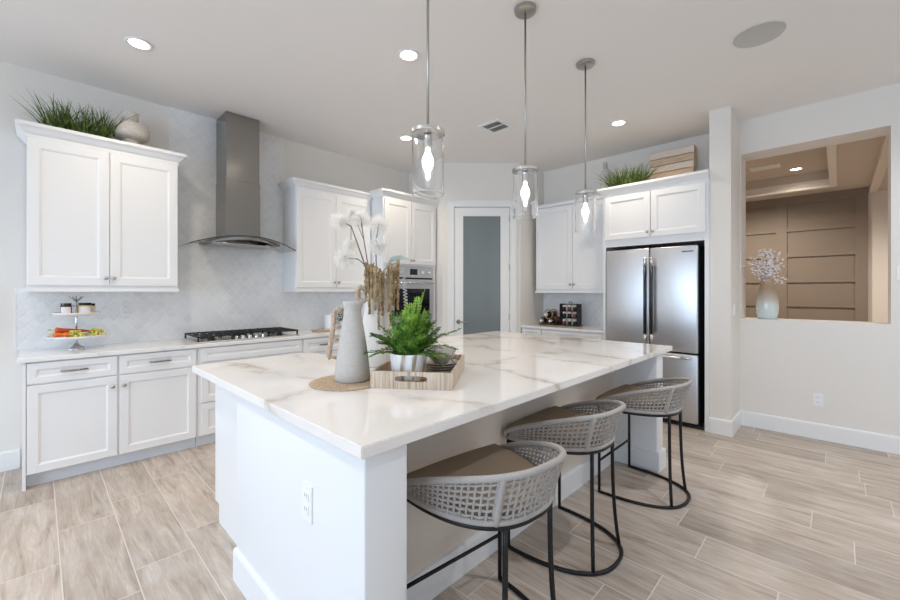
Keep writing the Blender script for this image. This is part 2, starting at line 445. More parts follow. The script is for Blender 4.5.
struct('wall_wing', MB().box(4.635, XC, .745, .921, 0, CEIL), M['wall'])
OY0, OY1, OZ0, OZ1 = -.322, .738, 1.108, 2.827
mb = MB()
XC2 = XC + .31
mb.box(XC, XC2, YR, OY0, 0, CEIL).box(XC, XC2, OY1, .80, 0, CEIL).box(XC, XC2, OY0, OY1, 0, OZ0).box(XC, XC2, OY0, OY1, OZ1, CEIL)
struct('wall_right', mb, M['wall'])
# window walls behind the camera
mb = MB(); mb.box(XW - .15, XW, YR, -2.4, 0, CEIL).box(XW - .15, XW, 4.2, YA, 0, CEIL).box(XW - .15, XW, -2.4, 4.2, 2.75, CEIL).box(XW - .15, XW, -2.4, 4.2, 0, .12)
struct('wall_window_side', mb, M['wall'])
mb = MB(); mb.box(XW - .15, -1.5, YR - .15, YR, 0, CEIL).box(3.9, XC2, YR - .15, YR, 0, CEIL).box(-1.5, 3.9, YR - .15, YR, 2.75, CEIL).box(-1.5, 3.9, YR - .15, YR, 0, .12)
struct('wall_window_rear', mb, M['wall'])
mb = MB()
for y in (-2.4, -.2, 2.0, 4.15): mb.box(XW - .09, XW - .03, y, y + .05, .12, 2.75)
mb.box(XW - .09, XW - .03, -2.4, 4.2, .12, .17).box(XW - .09, XW - .03, -2.4, 4.2, 2.70, 2.75)
struct('window_1', mb, M['trim'])
mb = MB()
for x in (-1.5, .3, 2.1, 3.85): mb.box(x, x + .05, YR - .09, YR - .03, .12, 2.75)
mb.box(-1.5, 3.9, YR - .09, YR - .03, .12, .17).box(-1.5, 3.9, YR - .09, YR - .03, 2.70, 2.75)
struct('window_2', mb, M['trim'])
# baseboards
BP = [(0, 0), (.016, 0), (.016, .135), (.012, .147), (.004, .15), (0, .15)]
struct('baseboard_right', MB().sweep([(XC, .745), (XC, YR)], BP, -1), M['trim'])
struct('baseboard_wing', MB().sweep([(4.635, .921), (4.635, .745), (XC - .016, .745)], BP, -1), M['trim'])
struct('baseboard_left', MB().sweep([(XW, YA), (-.10, YA)], BP, -1), M['trim'])
# tiled splashback (floor to ceiling behind the hood)
mb = MB(); mb.box(-.12, 2.975, YA - .012, YA, .925, 1.42)
mb.box(.885, 1.99, YA - .012, YA, 1.42, CEIL)
struct('wall_left_tile', mb, M['tile'])
mb = MB(); mb.box(-.128, -.12, YA - .014, YA, .925, 1.42).box(.877, .885, YA - .014, YA, 1.42, CEIL).box(1.99, 1.998, YA - .014, YA, 1.42, CEIL)
struct('trim_tile_edge', mb, M['trim'])
struct('wall_back_tile', MB().box(XB - .012, XB, 1.985, 3.165, .925, 1.42), M['tile'])

# pantry door
mb = MB()
cw = .088
def dbox(mb, s0, s1, o0, o1, z0, z1): mb.prism([dg(s0, o0)[:2], dg(s1, o0)[:2], dg(s1, o1)[:2], dg(s0, o1)[:2]], z0, z1)
dbox(mb, D0 - cw, D0, -.018, 0, 0, DZ + cw); dbox(mb, D1, D1 + cw, -.018, 0, 0, DZ + cw); dbox(mb, D0, D1, -.018, 0, DZ, DZ + cw)
dbox(mb, D0 - cw, D0 - cw + .02, -.026, -.018, 0, DZ + cw); dbox(mb, D1 + cw - .02, D1 + cw, -.026, -.018, 0, DZ + cw); dbox(mb, D0 - cw + .02, D1 + cw - .02, -.026, -.018, DZ + cw - .02, DZ + cw)
struct('trim_1', mb, M['trim'])
dm = MB(); st = .125; a, b = D0 + .004, D1 - .004
dbox(dm, a, a + st, .004, .044, .01, DZ - .005); dbox(dm, b - st, b, .004, .044, .01, DZ - .005)
dbox(dm, a + st, b - st, .004, .044, DZ - .005 - .12, DZ - .005); dbox(dm, a + st, b - st, .004, .044, .01, .24)
door = struct('door_1', dm, M['trim'])
gm = MB(); dbox(gm, a + st - .004, b - st + .004, .018, .030, .235, DZ - .12); gp = gm.build('glass_pane', M['frost'], door)
hm = MB()
c = Vector(dg(a + .06, .004, .975)); nn = Vector((-ndir.x, -ndir.y, 0)); tt = Vector((tdir.x, tdir.y, 0))
hm.lathe([(.03, 0), (.03, .008), (.012, .010), (.011, .045), (.0, .045)], c, 18, nn)
hm.tube([c + nn * .042, c + nn * .044 + tt * .05, c + nn * .04 + tt * .12], .009, 8)
hm.build('door_handle', M['nickel'], door, smooth=True)
for z in (.35, 1.0, 1.68, 2.36):
    h = MB(); h.lathe([(.008, 0), (.008, .09), (0, .09)], dg(D1 - .002, -.006, z), 10); h.build('hinge', M['nickel'], door)
struct('wall_pantry_inside', MB().prism([dg(-.1, .9)[:2], dg(LEN + .3, .9)[:2], dg(LEN + .3, .95)[:2], dg(-.1, .95)[:2]], 0, CEIL), M['wall'])

# ------------------------------------------------------------------ the room seen through the opening
XP = 8.9
mb = MB().box(XP, XP + .1, -.32, 3.2, 0, 3.3)
# raised grid of battens
for y0, y1 in ((-.32, -.18), (.635, .78), (1.60, 1.75)): mb.box(XP - .022, XP, y0, y1, 0, 3.0)
for z0, z1 in ((2.86, 3.0), (2.405, 2.475), (1.975, 2.045), (1.545, 1.615), (1.14, 1.20), (.70, .77)):
    for y0, y1 in ((-.18, .635), (.78, 1.60)): mb.box(XP - .020, XP, y0, y1, z0, z1)
struct('wall_far_panelled', mb, M['panel'])
mb = MB().box(XP + .02, XP + .12, -3.5, -.32, 0, 3.3)
struct('wall_far_hall', mb, M['far_wall'])
mb = MB().box(XC2, 10.2, 2.6, 2.7, 0, 3.4)
struct('wall_far_left', mb, M['far_wall'])
struct('wall_far_right', MB().box(XC2, 10.2, -3.6, -3.5, 0, 3.4), M['far_wall'])
# soffit with tray recess
TX0, TX1, TY0, TY1 = 5.9, 8.46, .02, 2.4
mb = MB(); mb.box(XC2, 10.2, -.33, TY0, 3.0, 3.1).box(XC2, 10.2, TY1, 2.7, 3.0, 3.1).box(XC2, TX0, TY0, TY1, 3.0, 3.1).box(TX1, 10.2, TY0, TY1, 3.0, 3.1)
mb.box(TX0 - .1, TX1 + .1, TY0 - .1, TY1 + .1, 3.26, 3.36)
mb.box(TX0 - .1, TX1 + .1, TY0 - .1, TY0, 3.1, 3.26).box(TX0 - .1, TX1 + .1, TY1, TY1 + .1, 3.1, 3.26).box(TX0 - .1, TX0, TY0, TY1, 3.1, 3.26).box(TX1, TX1 + .1, TY0, TY1, 3.1, 3.26)
struct('ceiling_far', mb, M['tan'])
struct('ceiling_hall', MB().box(XC2, 10.2, -3.6, -.42, 2.93, 3.03), M['tan'])
struct('trim_beam', MB().box(XC2, XP, -.42, -.33, 2.90, 3.05), M['far_wall'])
CP = [(0, 3.0), (.0, 3.14), (.02, 3.14), (.03, 3.10), (.05, 3.05), (.075, 3.03), (.08, 3.0)]
struct('trim_tray_crown', MB().sweep([(TX1, TY1), (TX1, TY0), (TX0, TY0), (TX0, TY1), (TX1, TY1)], [(o, z - .012) for o, z in CP], -1), mat('tray crown paint', (.84, .80, .75), .5))

# ------------------------------------------------------------------ small hardware
def knob(name, p, n, parent):
    MB().lathe([(.006, 0), (.005, .012), (.012, .016), (.0145, .022), (.012, .028), (.0, .030)], p, 14, n).build(name, M['nickel'], parent, smooth=True)
def pull(p, u, n, parent, L=.15):
    p, u, n = Vector(p), Vector(u), Vector(n); m = MB()
    for s in (-1, 1): m.tube([p + u * s * (L / 2 - .018), p + u * s * (L / 2 - .018) + n * .028], .0055, 8)
    m.tube([p + n * .026 - u * L / 2, p + n * .031 - u * L / 4, p + n * .032, p + n * .031 + u * L / 4, p + n * .026 + u * L / 2], lambda t: .0055 + .0025 * math.sin(math.pi * t), 8)
    m.build('pull', M['pull'], parent, smooth=True)
AU, AN = (1, 0, 0), (0, -1, 0)      # fronts on the left wall
BU, BN = (0, -1, 0), (-1, 0, 0)     # fronts on the back wall
CROWN = [(0, 0), (.004, 0), (.006, .028), (.018, .040), (.034, .066), (.046, .078), (.050, .080), (.050, .105), (0, .105)]
def crown(parent, path, z, side, k=1.0): return MB().sweep(path, [(o * k, z + h) for o, h in CROWN], side).build('crown', M['cab'], parent)

# ------------------------------------------------------------------ left wall: base cabinets
YF = 4.09; BZ0, BZ1 = .10, .893
def base_cab(label, x0, x1, fronts, endl=False):
    t = thing('base_cabinet', label, 'cabinet', ((x0 + x1) / 2, 4.37, 0), group='base cabinets under the cooktop wall')
    m = MB().box(x0, x1, YF, YA - .016, BZ0, BZ1)
    if endl: m.box(x0 - .018, x0, YF - .018, YA - .016, 0, BZ1)
    m.build('body', M['cab'], t)
    MB().box(x0 + .001, x1 - .001, YF + .055, YF + .07, 0, BZ0).build('toe_kick', M['kick'], t)
    for kind, a, b, z0, z1, hw in fronts:
        f = MB().panel((a, YF, z0), AU, AN, b - a, z1 - z0, fr=.045 if z1 - z0 < .25 else .055).build('drawer' if kind != 'door' else 'door', M['cab'], t)
        if hw == 'pull': pull(((a + b) / 2, YF - .012, (z0 + z1) / 2), AU, AN, f)
        elif hw: knob('knob', (hw, YF - .02, z1 - .075), AN, f)
    return t
base_cab('white base cabinet at the left end, two drawers over two doors', -.060, .985,
         [('drawer', -.055, .434, .738, .885, 'pull'), ('drawer', .448, .972, .738, .885, 'pull'),
          ('door', -.055, .434, .105, .726, .405), ('door', .448, .972, .105, .726, .477)], True)
base_cab('white base cabinet with wide drawers directly below the gas cooktop', .987, 1.955,
         [('drawer', 1.012, 1.942, .762, .885, None), ('drawer', 1.012, 1.942, .40, .748, None), ('drawer', 1.012, 1.942, .105, .388, None)])
base_cab('white base cabinet right of the cooktop, beside the oven tower', 1.957, 2.962,
         [('drawer', 1.970, 2.452, .738, .885, 'pull'), ('drawer', 2.466, 2.95, .738, .885, 'pull'),
          ('door', 1.970, 2.452, .105, .726, 2.42), ('door', 2.466, 2.95, .105, .726, 2.50)])
MB().box(-.10, 2.966, 4.055, YA - .013, .895, .927, .003).build('worktop', M['quartz'])
tag(bpy.data.objects['worktop'], 'pale quartz worktop running along the tiled wall under the cooktop', 'worktop')

# ------------------------------------------------------------------ left wall: upper cabinets
def upper_A(label, x0, x1, yf, z0, z1, dz0, doors, crown_path, knob_z, kx):
    t = thing('wall_cabinet', label, 'cabinet', ((x0 + x1) / 2, YA, z0), group='upper cabinets on the cooktop wall')
    m = MB().box(x0, x1, yf, YA - .016, z0, z1)
    m.box(x0 - .006, x1 + .006, yf - .026, yf, z0, z0 + .028)
    m.build('body', M['cab'], t)
    for (a, b), k in zip(doors, kx):
        f = MB().panel((a, yf, dz0), AU, AN, b - a, z1 - .006 - dz0, fr=.062).build('door', M['cab'], t)
        knob('knob', (k, yf - .02, knob_z), AN, f)
    crown(t, crown_path, z1 - .002, -1, 1.15)
    return t
upper_A('white two-door wall cabinet left of the range hood', -.060, .885, 4.31, 1.39, 2.535, 1.44,
        [(-.055, .407), (.413, .880)], [(-.060, YA - .016), (-.060, 4.31), (.885, 4.31), (.885, YA - .016)][::-1][::-1], 1.50, (.385, .435))
upper_A('white two-door wall cabinet between range hood and oven tower', 1.985, 2.966, 4.31, 1.39, 2.535, 1.44,
        [(1.990, 2.468), (2.474, 2.960)], [(1.985, YA - .016), (1.985, 4.31), (2.966, 4.31)], 1.50, (2.445, 2.50))

# ------------------------------------------------------------------ oven tower
t = thing('oven_cabinet', 'tall white oven tower cabinet with two upper doors, left of the pantry door', 'cabinet', (3.42, 4.35, 0))
YT = 4.05
m = MB().box(2.977, 3.045, YT, YA - .016, 0, 2.56).box(3.815, 3.872, YT, YA - .016, 0, 2.56)
m.box(3.045, 3.815, YT, YA - .016, 1.725, 2.56).box(3.045, 3.815, YT, YA - .016, .10, .93).box(3.045, 3.815, YA - .05, YA - .016, .93, 1.725)
m.build('body', M['cab'], t)
for a, b, k in ((2.990, 3.418, 3.398), (3.426, 3.862, 3.448)):
    f = MB().panel((a, YT, 1.752), AU, AN, b - a, .80, fr=.06).build('door', M['cab'], t); knob('knob', (k, YT - .02, 1.80), AN, f)
f = MB().panel((2.99, YT, .50), AU, AN, .872, .40).build('drawer', M['cab'], t); pull((3.42, YT - .012, .70), AU, AN, f)
f = MB().panel((2.99, YT, .11), AU, AN, .872, .37).build('drawer', M['cab'], t); pull((3.42, YT - .012, .30), AU, AN, f)
crown(t, [(2.977, 4.262), (2.977, YT), (3.893, YT)], 2.555, -1, 1.05)

t = thing('wall_oven', 'built-in stainless wall oven with black glass in the tall cabinet', 'oven', (3.43, 4.05, .94))
MB().box(3.05, 3.81, YT + .002, 4.55, .935, 1.72).build('body', M['fridge_side'], t)
MB().box(3.047, 3.813, YT - .022, YT + .002, 1.575, 1.722, .003).build('control_panel', M['steel'], t)
MB().box(3.395, 3.52, YT - .0245, YT - .021, 1.612, 1.69).build('display', M['black_glass'], t)
for x in (3.14, 3.22, 3.60, 3.72):
    MB().lathe([(.024, 0), (.022, .022), (.019, .026), (0, .026)], (x, YT - .022, 1.648), 18, AN).build('knob', M['chrome'], t, auto=40)
d = MB().box(3.047, 3.813, YT - .030, YT + .002, .945, 1.555, .003).build('oven_door', M['steel'], t)
MB().box(3.13, 3.735, YT - .033, YT - .029, 1.075, 1.43, .002).build('door_glass', M['black_glass'], d)
m = MB(); m.tube([(3.09, YT - .075, 1.505), (3.77, YT - .075, 1.505)], .012, 12)
for x in (3.12, 3.74): m.tube([(x, YT - .03, 1.505), (x, YT - .075, 1.505)], .008, 8)
m.build('handle', M['chrome'], d, smooth=True)
MB().box(3.05, 3.81, YT - .006, YT + .002, 1.556, 1.575).build('vent_slot', M['dark'], t)

# ------------------------------------------------------------------ range hood
HX = 1.462
t = thing('range_hood', 'stainless chimney range hood with curved glass canopy over the cooktop', 'hood', (HX, 4.64, 1.82))
MB().box(HX - .173, HX + .145, 4.325, YA - .013, 2.50, CEIL - .002, .004).build('upper_chimney', M['hood_steel'], t)
MB().box(HX - .178, HX + .150, 4.317, YA - .013, 1.90, 2.502, .004).build('lower_chimney', M['hood_steel'], t)
def arc(x): return 1.935 - .103 * (abs(x - HX) / .5) ** 2
xs = [HX - .5 + i / 24 for i in range(25)]
rings = []
for x in xs:
    yf = 4.16 + .10 * (abs(x - HX) / .5) ** 2
    rings.append([(x, yf, arc(x)), (x, YA - .014, arc(x)), (x, YA - .014, arc(x) + .008), (x, yf, arc(x) + .008)])
MB().loft(rings).build('glass_canopy', M['hood_glass'], t, auto=40)
MB().tube([(x, 4.16 + .10 * (abs(x - HX) / .5) ** 2 - .002, arc(x) + .004) for x in xs], .0055, 8).build('canopy_edge', M['edge'], t, smooth=True)
rings = []
for i in range(17):
    x = HX - .33 + .66 * i / 16; yf = 4.19 + .08 * (abs(x - HX) / .33) ** 2
    zt = arc(x) - .001; zb = max(1.868, zt - .032)
    rings.append([(x, yf, zb), (x, YA - .014, zb), (x, YA - .014, zt), (x, yf, zt)])
MB().loft(rings).build('hood_body', M['hood_steel'], t, auto=30)
MB().box(HX - .30, HX + .30, 4.30, 4.60, 1.856, 1.870).build('filter', M['nickel'], t)
for x in (-.2, .2): MB().lathe([(.03, 0), (.03, .004), (0, .004)], (HX + x, 4.27, 1.864), 16).build('lamp', M['chrome'], t)

# ------------------------------------------------------------------ cooktop
t = thing('gas_cooktop', 'stainless gas cooktop with black grates on the worktop below the hood', 'cooktop', (HX, 4.37, .927))
CZ = .927
MB().box(HX - .475, HX + .475, 4.105, 4.60, CZ, CZ + .012, .005).build('steel_top', M['bright_nickel'], t)
for bx, by, br in ((-.32, 4.46, .042), (-.32, 4.25, .032), (0, 4.44, .055), (.32, 4.46, .042), (.32, 4.25, .032)):
    MB().lathe([(br, 0), (br, .012), (br * .7, .016), (br * .7, .022), (0, .024)], (HX + bx, by, CZ + .012), 18).build('burner', M['iron'], t, auto=40)
for gx0, gx1, gy0 in ((-.465, -.155, 4.125), (-.15, .15, 4.235), (.155, .465, 4.125)):
    m = MB(); gz = CZ + .060
    a, b = HX + gx0, HX + gx1; y1 = 4.585
    for x in (a, b - .012): m.box(x, x + .012, gy0, y1, gz - .014, gz)
    for y in (gy0, y1 - .012, (gy0 + y1) / 2 - .006): m.box(a, b, y, y + .012, gz - .014, gz)
    for k in range(1, 5): x = a + (b - a) * k / 5; m.box(x - .005, x + .005, gy0, y1, gz - .012, gz + .002)
    for x in (a, b - .014):
        for y in (gy0, y1 - .014): m.box(x, x + .014, y, y + .014, CZ + .012, gz)
    m.build('grate', M['iron'], t)
for k in range(5):
    MB().lathe([(.021, 0), (.019, .022), (.016, .026), (0, .026)], (HX - .13 + .065 * k, 4.185, CZ + .012), 16).build('knob', M['chrome'], t, auto=40)

# ------------------------------------------------------------------ back wall: base, upper, fridge enclosure
t = thing('base_cabinet', 'white drawer base cabinet on the back wall left of the fridge', 'cabinet', (4.95, 2.57, 0))
XF = 4.69
MB().box(XF, XB - .016, 2.0, 3.16, BZ0, BZ1).build('body', M['cab'], t)
MB().box(XF + .06, XF + .075, 2.0, 3.16, 0, BZ0).build('toe_kick', M['kick'], t)
for a, b in ((3.15, 2.85), (2.836, 2.01)):
    f = MB().panel((XF, a, .738), BU, BN, a - b, .147, fr=.04).build('drawer', M['cab'], t); pull((XF - .012, (a + b) / 2, .81), BU, BN, f)
    f = MB().panel((XF, a, .105), BU, BN, a - b, .62).build('door', M['cab'], t); knob('knob', (XF - .02, b + .03, .65), BN, f)
o = MB().box(4.655, XB - .013, 1.992, 3.162, .895, .927, .003).build('worktop', M['quartz'])
tag(o, 'short pale quartz worktop left of the fridge, holding the bottle racks', 'worktop')

t = thing('wall_cabinet', 'white two-door wall cabinet on the back wall beside the fridge enclosure', 'cabinet', (5.1, 2.54, 1.38))
XU = 4.94
m = MB().box(XU, XB - .016, 1.992, 3.085, 1.38, 2.56); m.box(XU - .026, XU, 1.992, 3.091, 1.375, 1.405); m.build('body', M['cab'], t)
for a, b, k in ((3.080, 2.532, 2.555), (2.526, 1.996, 2.503)):
    f = MB().panel((XU, a, 1.425), BU, BN, a - b, 1.12, fr=.062).build('door', M['cab'], t); knob('knob', (XU - .02, k, 1.485), BN, f)
MB().sweep([(XB - .016, 3.085), (XU, 3.085), (XU, 1.992)], [(0, 2.557), (.028, 2.557), (.034, 2.575), (.034, 2.60), (0, 2.60)], -1).build('crown', M['cab'], t)

XE = 4.63
t = thing('fridge_cabinet', 'white fridge enclosure with two small doors above the refrigerator', 'cabinet', (4.95, 1.46, 0))
m = MB().box(XE, XB - .016, 1.957, 1.988, 0, 2.49).box(XE, XB - .016, .922, .960, 0, 2.49).box(XE, XB - .016, .960, 1.957, 1.905, 2.49)
m.build('body', M['cab'], t)
for a, b, k in ((1.962, 1.466, 1.49), (1.458, .950, 1.435)):
    f = MB().panel((XE, a, 1.985), BU, BN, a - b, .495, fr=.060).build('door', M['cab'], t); knob('knob', (XE - .02, k, 2.04), BN, f)
crown(t, [(XU + .03, 1.988), (XE, 1.988), (XE, .9225)], 2.487, -1, 1.05)

t = thing('refrigerator', 'stainless french-door refrigerator with bottom freezer in the white enclosure', 'refrigerator', (4.93, 1.46, 0))
FX = 4.60; fy0, fy1 = 1.012, 1.945
MB().box(FX + .065, XB - .05, fy0 + .01, fy1 - .01, .03, 1.85).build('body', M['fridge_side'], t)
MB().box(FX + .05, FX + .075, .962, 1.955, 0, .028).build('base_grille', M['dark'], t)
MB().box(XB - .05, XB - .02, .962, 1.955, .0, 1.90).build('back_panel', M['dark'], t)
ym = 1.468
def fdoor(nm, y0, y1, z0, z1): return MB().box(FX, FX + .062, y0, y1, z0, z1, .014, 3).build(nm, M['steel'], t, auto=40)
dl = fdoor('door', ym + .003, fy1, .765, 1.862); dr = fdoor('door', fy0, ym - .003, .765, 1.862); df = fdoor('freezer_drawer', fy0, fy1, .055, .750)
def bar(parent, pts, ends, grip):
    a, b = Vector(pts[0]), Vector(pts[1]); d = (b - a).normalized(); m = MB()
    m.tube([a, a + d * .09], .015, 12); m.tube([b - d * .09, b], .015, 12)
    for p in (a + d * .05, b - d * .05): m.tube([p, p + Vector((.045, 0, 0))], .009, 8)
    m.b.free()
    MB().tube([a + d * .085, b - d * .085], .0145, 12).build('handle', grip, parent, smooth=True)
    for p, e in ((a, 1), (b, -1)):
        h = MB().tube([p, p + d * e * .09], .0155, 12); h.tube([p + d * e * .05, p + d * e * .05 + Vector((.045, 0, 0))], .009, 8); h.build('handle_end', ends, parent, smooth=True)
bar(dl, ((FX - .045, ym + .034, .845), (FX - .045, ym + .034, 1.755)), M['bright_nickel'], M['handle_black'])
bar(dr, ((FX - .045, ym - .034, .845), (FX - .045, ym - .034, 1.755)), M['bright_nickel'], M['handle_black'])
bar(df, ((FX - .045, fy0 + .05, .715), (FX - .045, fy1 - .05, .715)), M['chrome'], M['bright_nickel'])
m = MB(); rg = random.Random(3)
y = fy0 + .145
for k in range(10):
    w = .008 if k % 3 else .0095
    m.box(FX - .001, FX + .001, y - w, y, 1.795, 1.808); y -= w + .002
m.build('badge', M['dark'], dr)

# ------------------------------------------------------------------ kitchen island
IX0, IX1, IY0, IY1, IZ = .645, 3.63, .98, 2.79, .945
t = thing('kitchen_island', 'large white kitchen island base with end walls and a stool recess', 'island', (2.1, 1.9, 0))
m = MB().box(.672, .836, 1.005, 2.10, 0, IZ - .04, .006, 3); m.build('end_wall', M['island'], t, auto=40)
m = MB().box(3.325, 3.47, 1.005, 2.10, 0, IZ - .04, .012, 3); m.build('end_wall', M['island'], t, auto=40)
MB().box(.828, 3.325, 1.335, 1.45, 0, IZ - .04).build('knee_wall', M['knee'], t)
SX0, SX1, SY0 = 1.405, 2.20, 2.36
m = MB(); m.prism([(.76, 2.10), (3.40, 2.10), (3.40, 2.75), (SX1, 2.75), (SX1, SY0), (SX0, SY0), (SX0, 2.75), (.76, 2.75)], .11, IZ - .04)
m.box(SX0, SX1, SY0, 2.75, .11, .64)
m.box(.76, 3.40, 2.10, 2.68, 0, .11)
m.build('cabinet_body', M['cab'], t)
for a, b in ((.775, 1.395), (2.21, 2.80), (2.81, 3.39)):
    f = MB().panel((b, 2.75, .13), (-1, 0, 0), (0, 1, 0), b - a, .76).build('door', M['cab'], t); knob('knob', (b - .03, 2.77, .82), (0, 1, 0), f)
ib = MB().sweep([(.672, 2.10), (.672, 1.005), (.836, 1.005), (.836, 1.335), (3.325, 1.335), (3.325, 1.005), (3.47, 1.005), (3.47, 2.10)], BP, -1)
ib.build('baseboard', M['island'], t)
mb = MB().prism([(IX0, IY0), (IX1, IY0), (IX1, IY1), (SX1, IY1), (SX1, SY0 + .02), (SX0, SY0 + .02), (SX0, IY1), (IX0, IY1)], IZ - .038, IZ)
bmesh.ops.bevel(mb.b, geom=[e for e in mb.b.edges], offset=.003, segments=2, affect='EDGES')
o = mb.build('island_worktop', M['marble']); tag(o, 'thick white veined quartz top of the kitchen island', 'worktop')
# apron sink
m = MB(); a, b, y0, y1, zt, zb = SX0 - .0, SX1 + .0, SY0 + .002, IY1 - .01, IZ - .04, .655
w = .022
m.box(a + .002, b - .002, y0, y1, zb, zb + w).box(a + .002, a + w, y0, y1, zb + w, zt).box(b - w, b - .002, y0, y1, zb + w, zt).box(a + w, b - w, y0, y0 + w, zb + w, zt).box(a + w, b - w, y1 - w, y1, zb + w, zt)
o = m.build('apron_sink', M['ceramic']); tag(o, 'white apron sink set into the far edge of the island', 'sink')

def outlet(label, o, u, n, w=.072, h=.115, kind='outlet', gang=1):
    o, u, n = Vector(o), Vector(u), Vector(n); z = Vector((0, 0, 1))
    t = thing('wall_outlet' if kind == 'outlet' else 'light_switch', label, kind, o)
    def pb(m, a, b, c, d, e):
        q = [o + u * a + z * c + n * 0, o + u * b + z * c, o + u * b + z * d, o + u * a + z * d]
        m.loft([[p for p in q], [p + n * e for p in q]])
    m = MB(); pb(m, -w / 2, w / 2, -h / 2, h / 2, .006); m.build('plate', M['plastic'], t)
    if kind == 'outlet':
        for s in (-1, 1):
            m = MB(); pb(m, -.017, .017, s * .024 - .015, s * .024 + .015, .009); r = m.build('socket', M['plastic'], t)
            m = MB()
            for x in (-.007, .007): pb(m, x - .0015, x + .0015, s * .024 - .003, s * .024 + .008, .0095)
            m.build('slot', M['slot'], r)
    else:
        m = MB(); pb(m, -.016, .016, -.033, .033, .010); m.build('rocker', M['plastic'], t)
outlet('white outlet on the near end of the island', (.672, 1.36, .64), (0, -1, 0), (-1, 0, 0), .075, .13)
outlet('white outlet on the tiled wall left of the cooktop', (.55, YA - .012, 1.225), AU, AN)
outlet('white outlet on the tiled wall right of the cooktop', (2.37, YA - .012, 1.225), AU, AN, .085)
outlet('white outlet low on the right wall below the opening', (XC, .142, .37), BU, BN)
outlet('white light switch on the wing wall beside the fridge', (4.80, .745, 1.21), (-1, 0, 0), (0, -1, 0), .072, .115, 'switch')
outlet('white light switch on the right wall at the picture edge', (XC, -.39, 1.55), BU, BN, .072, .115, 'switch')

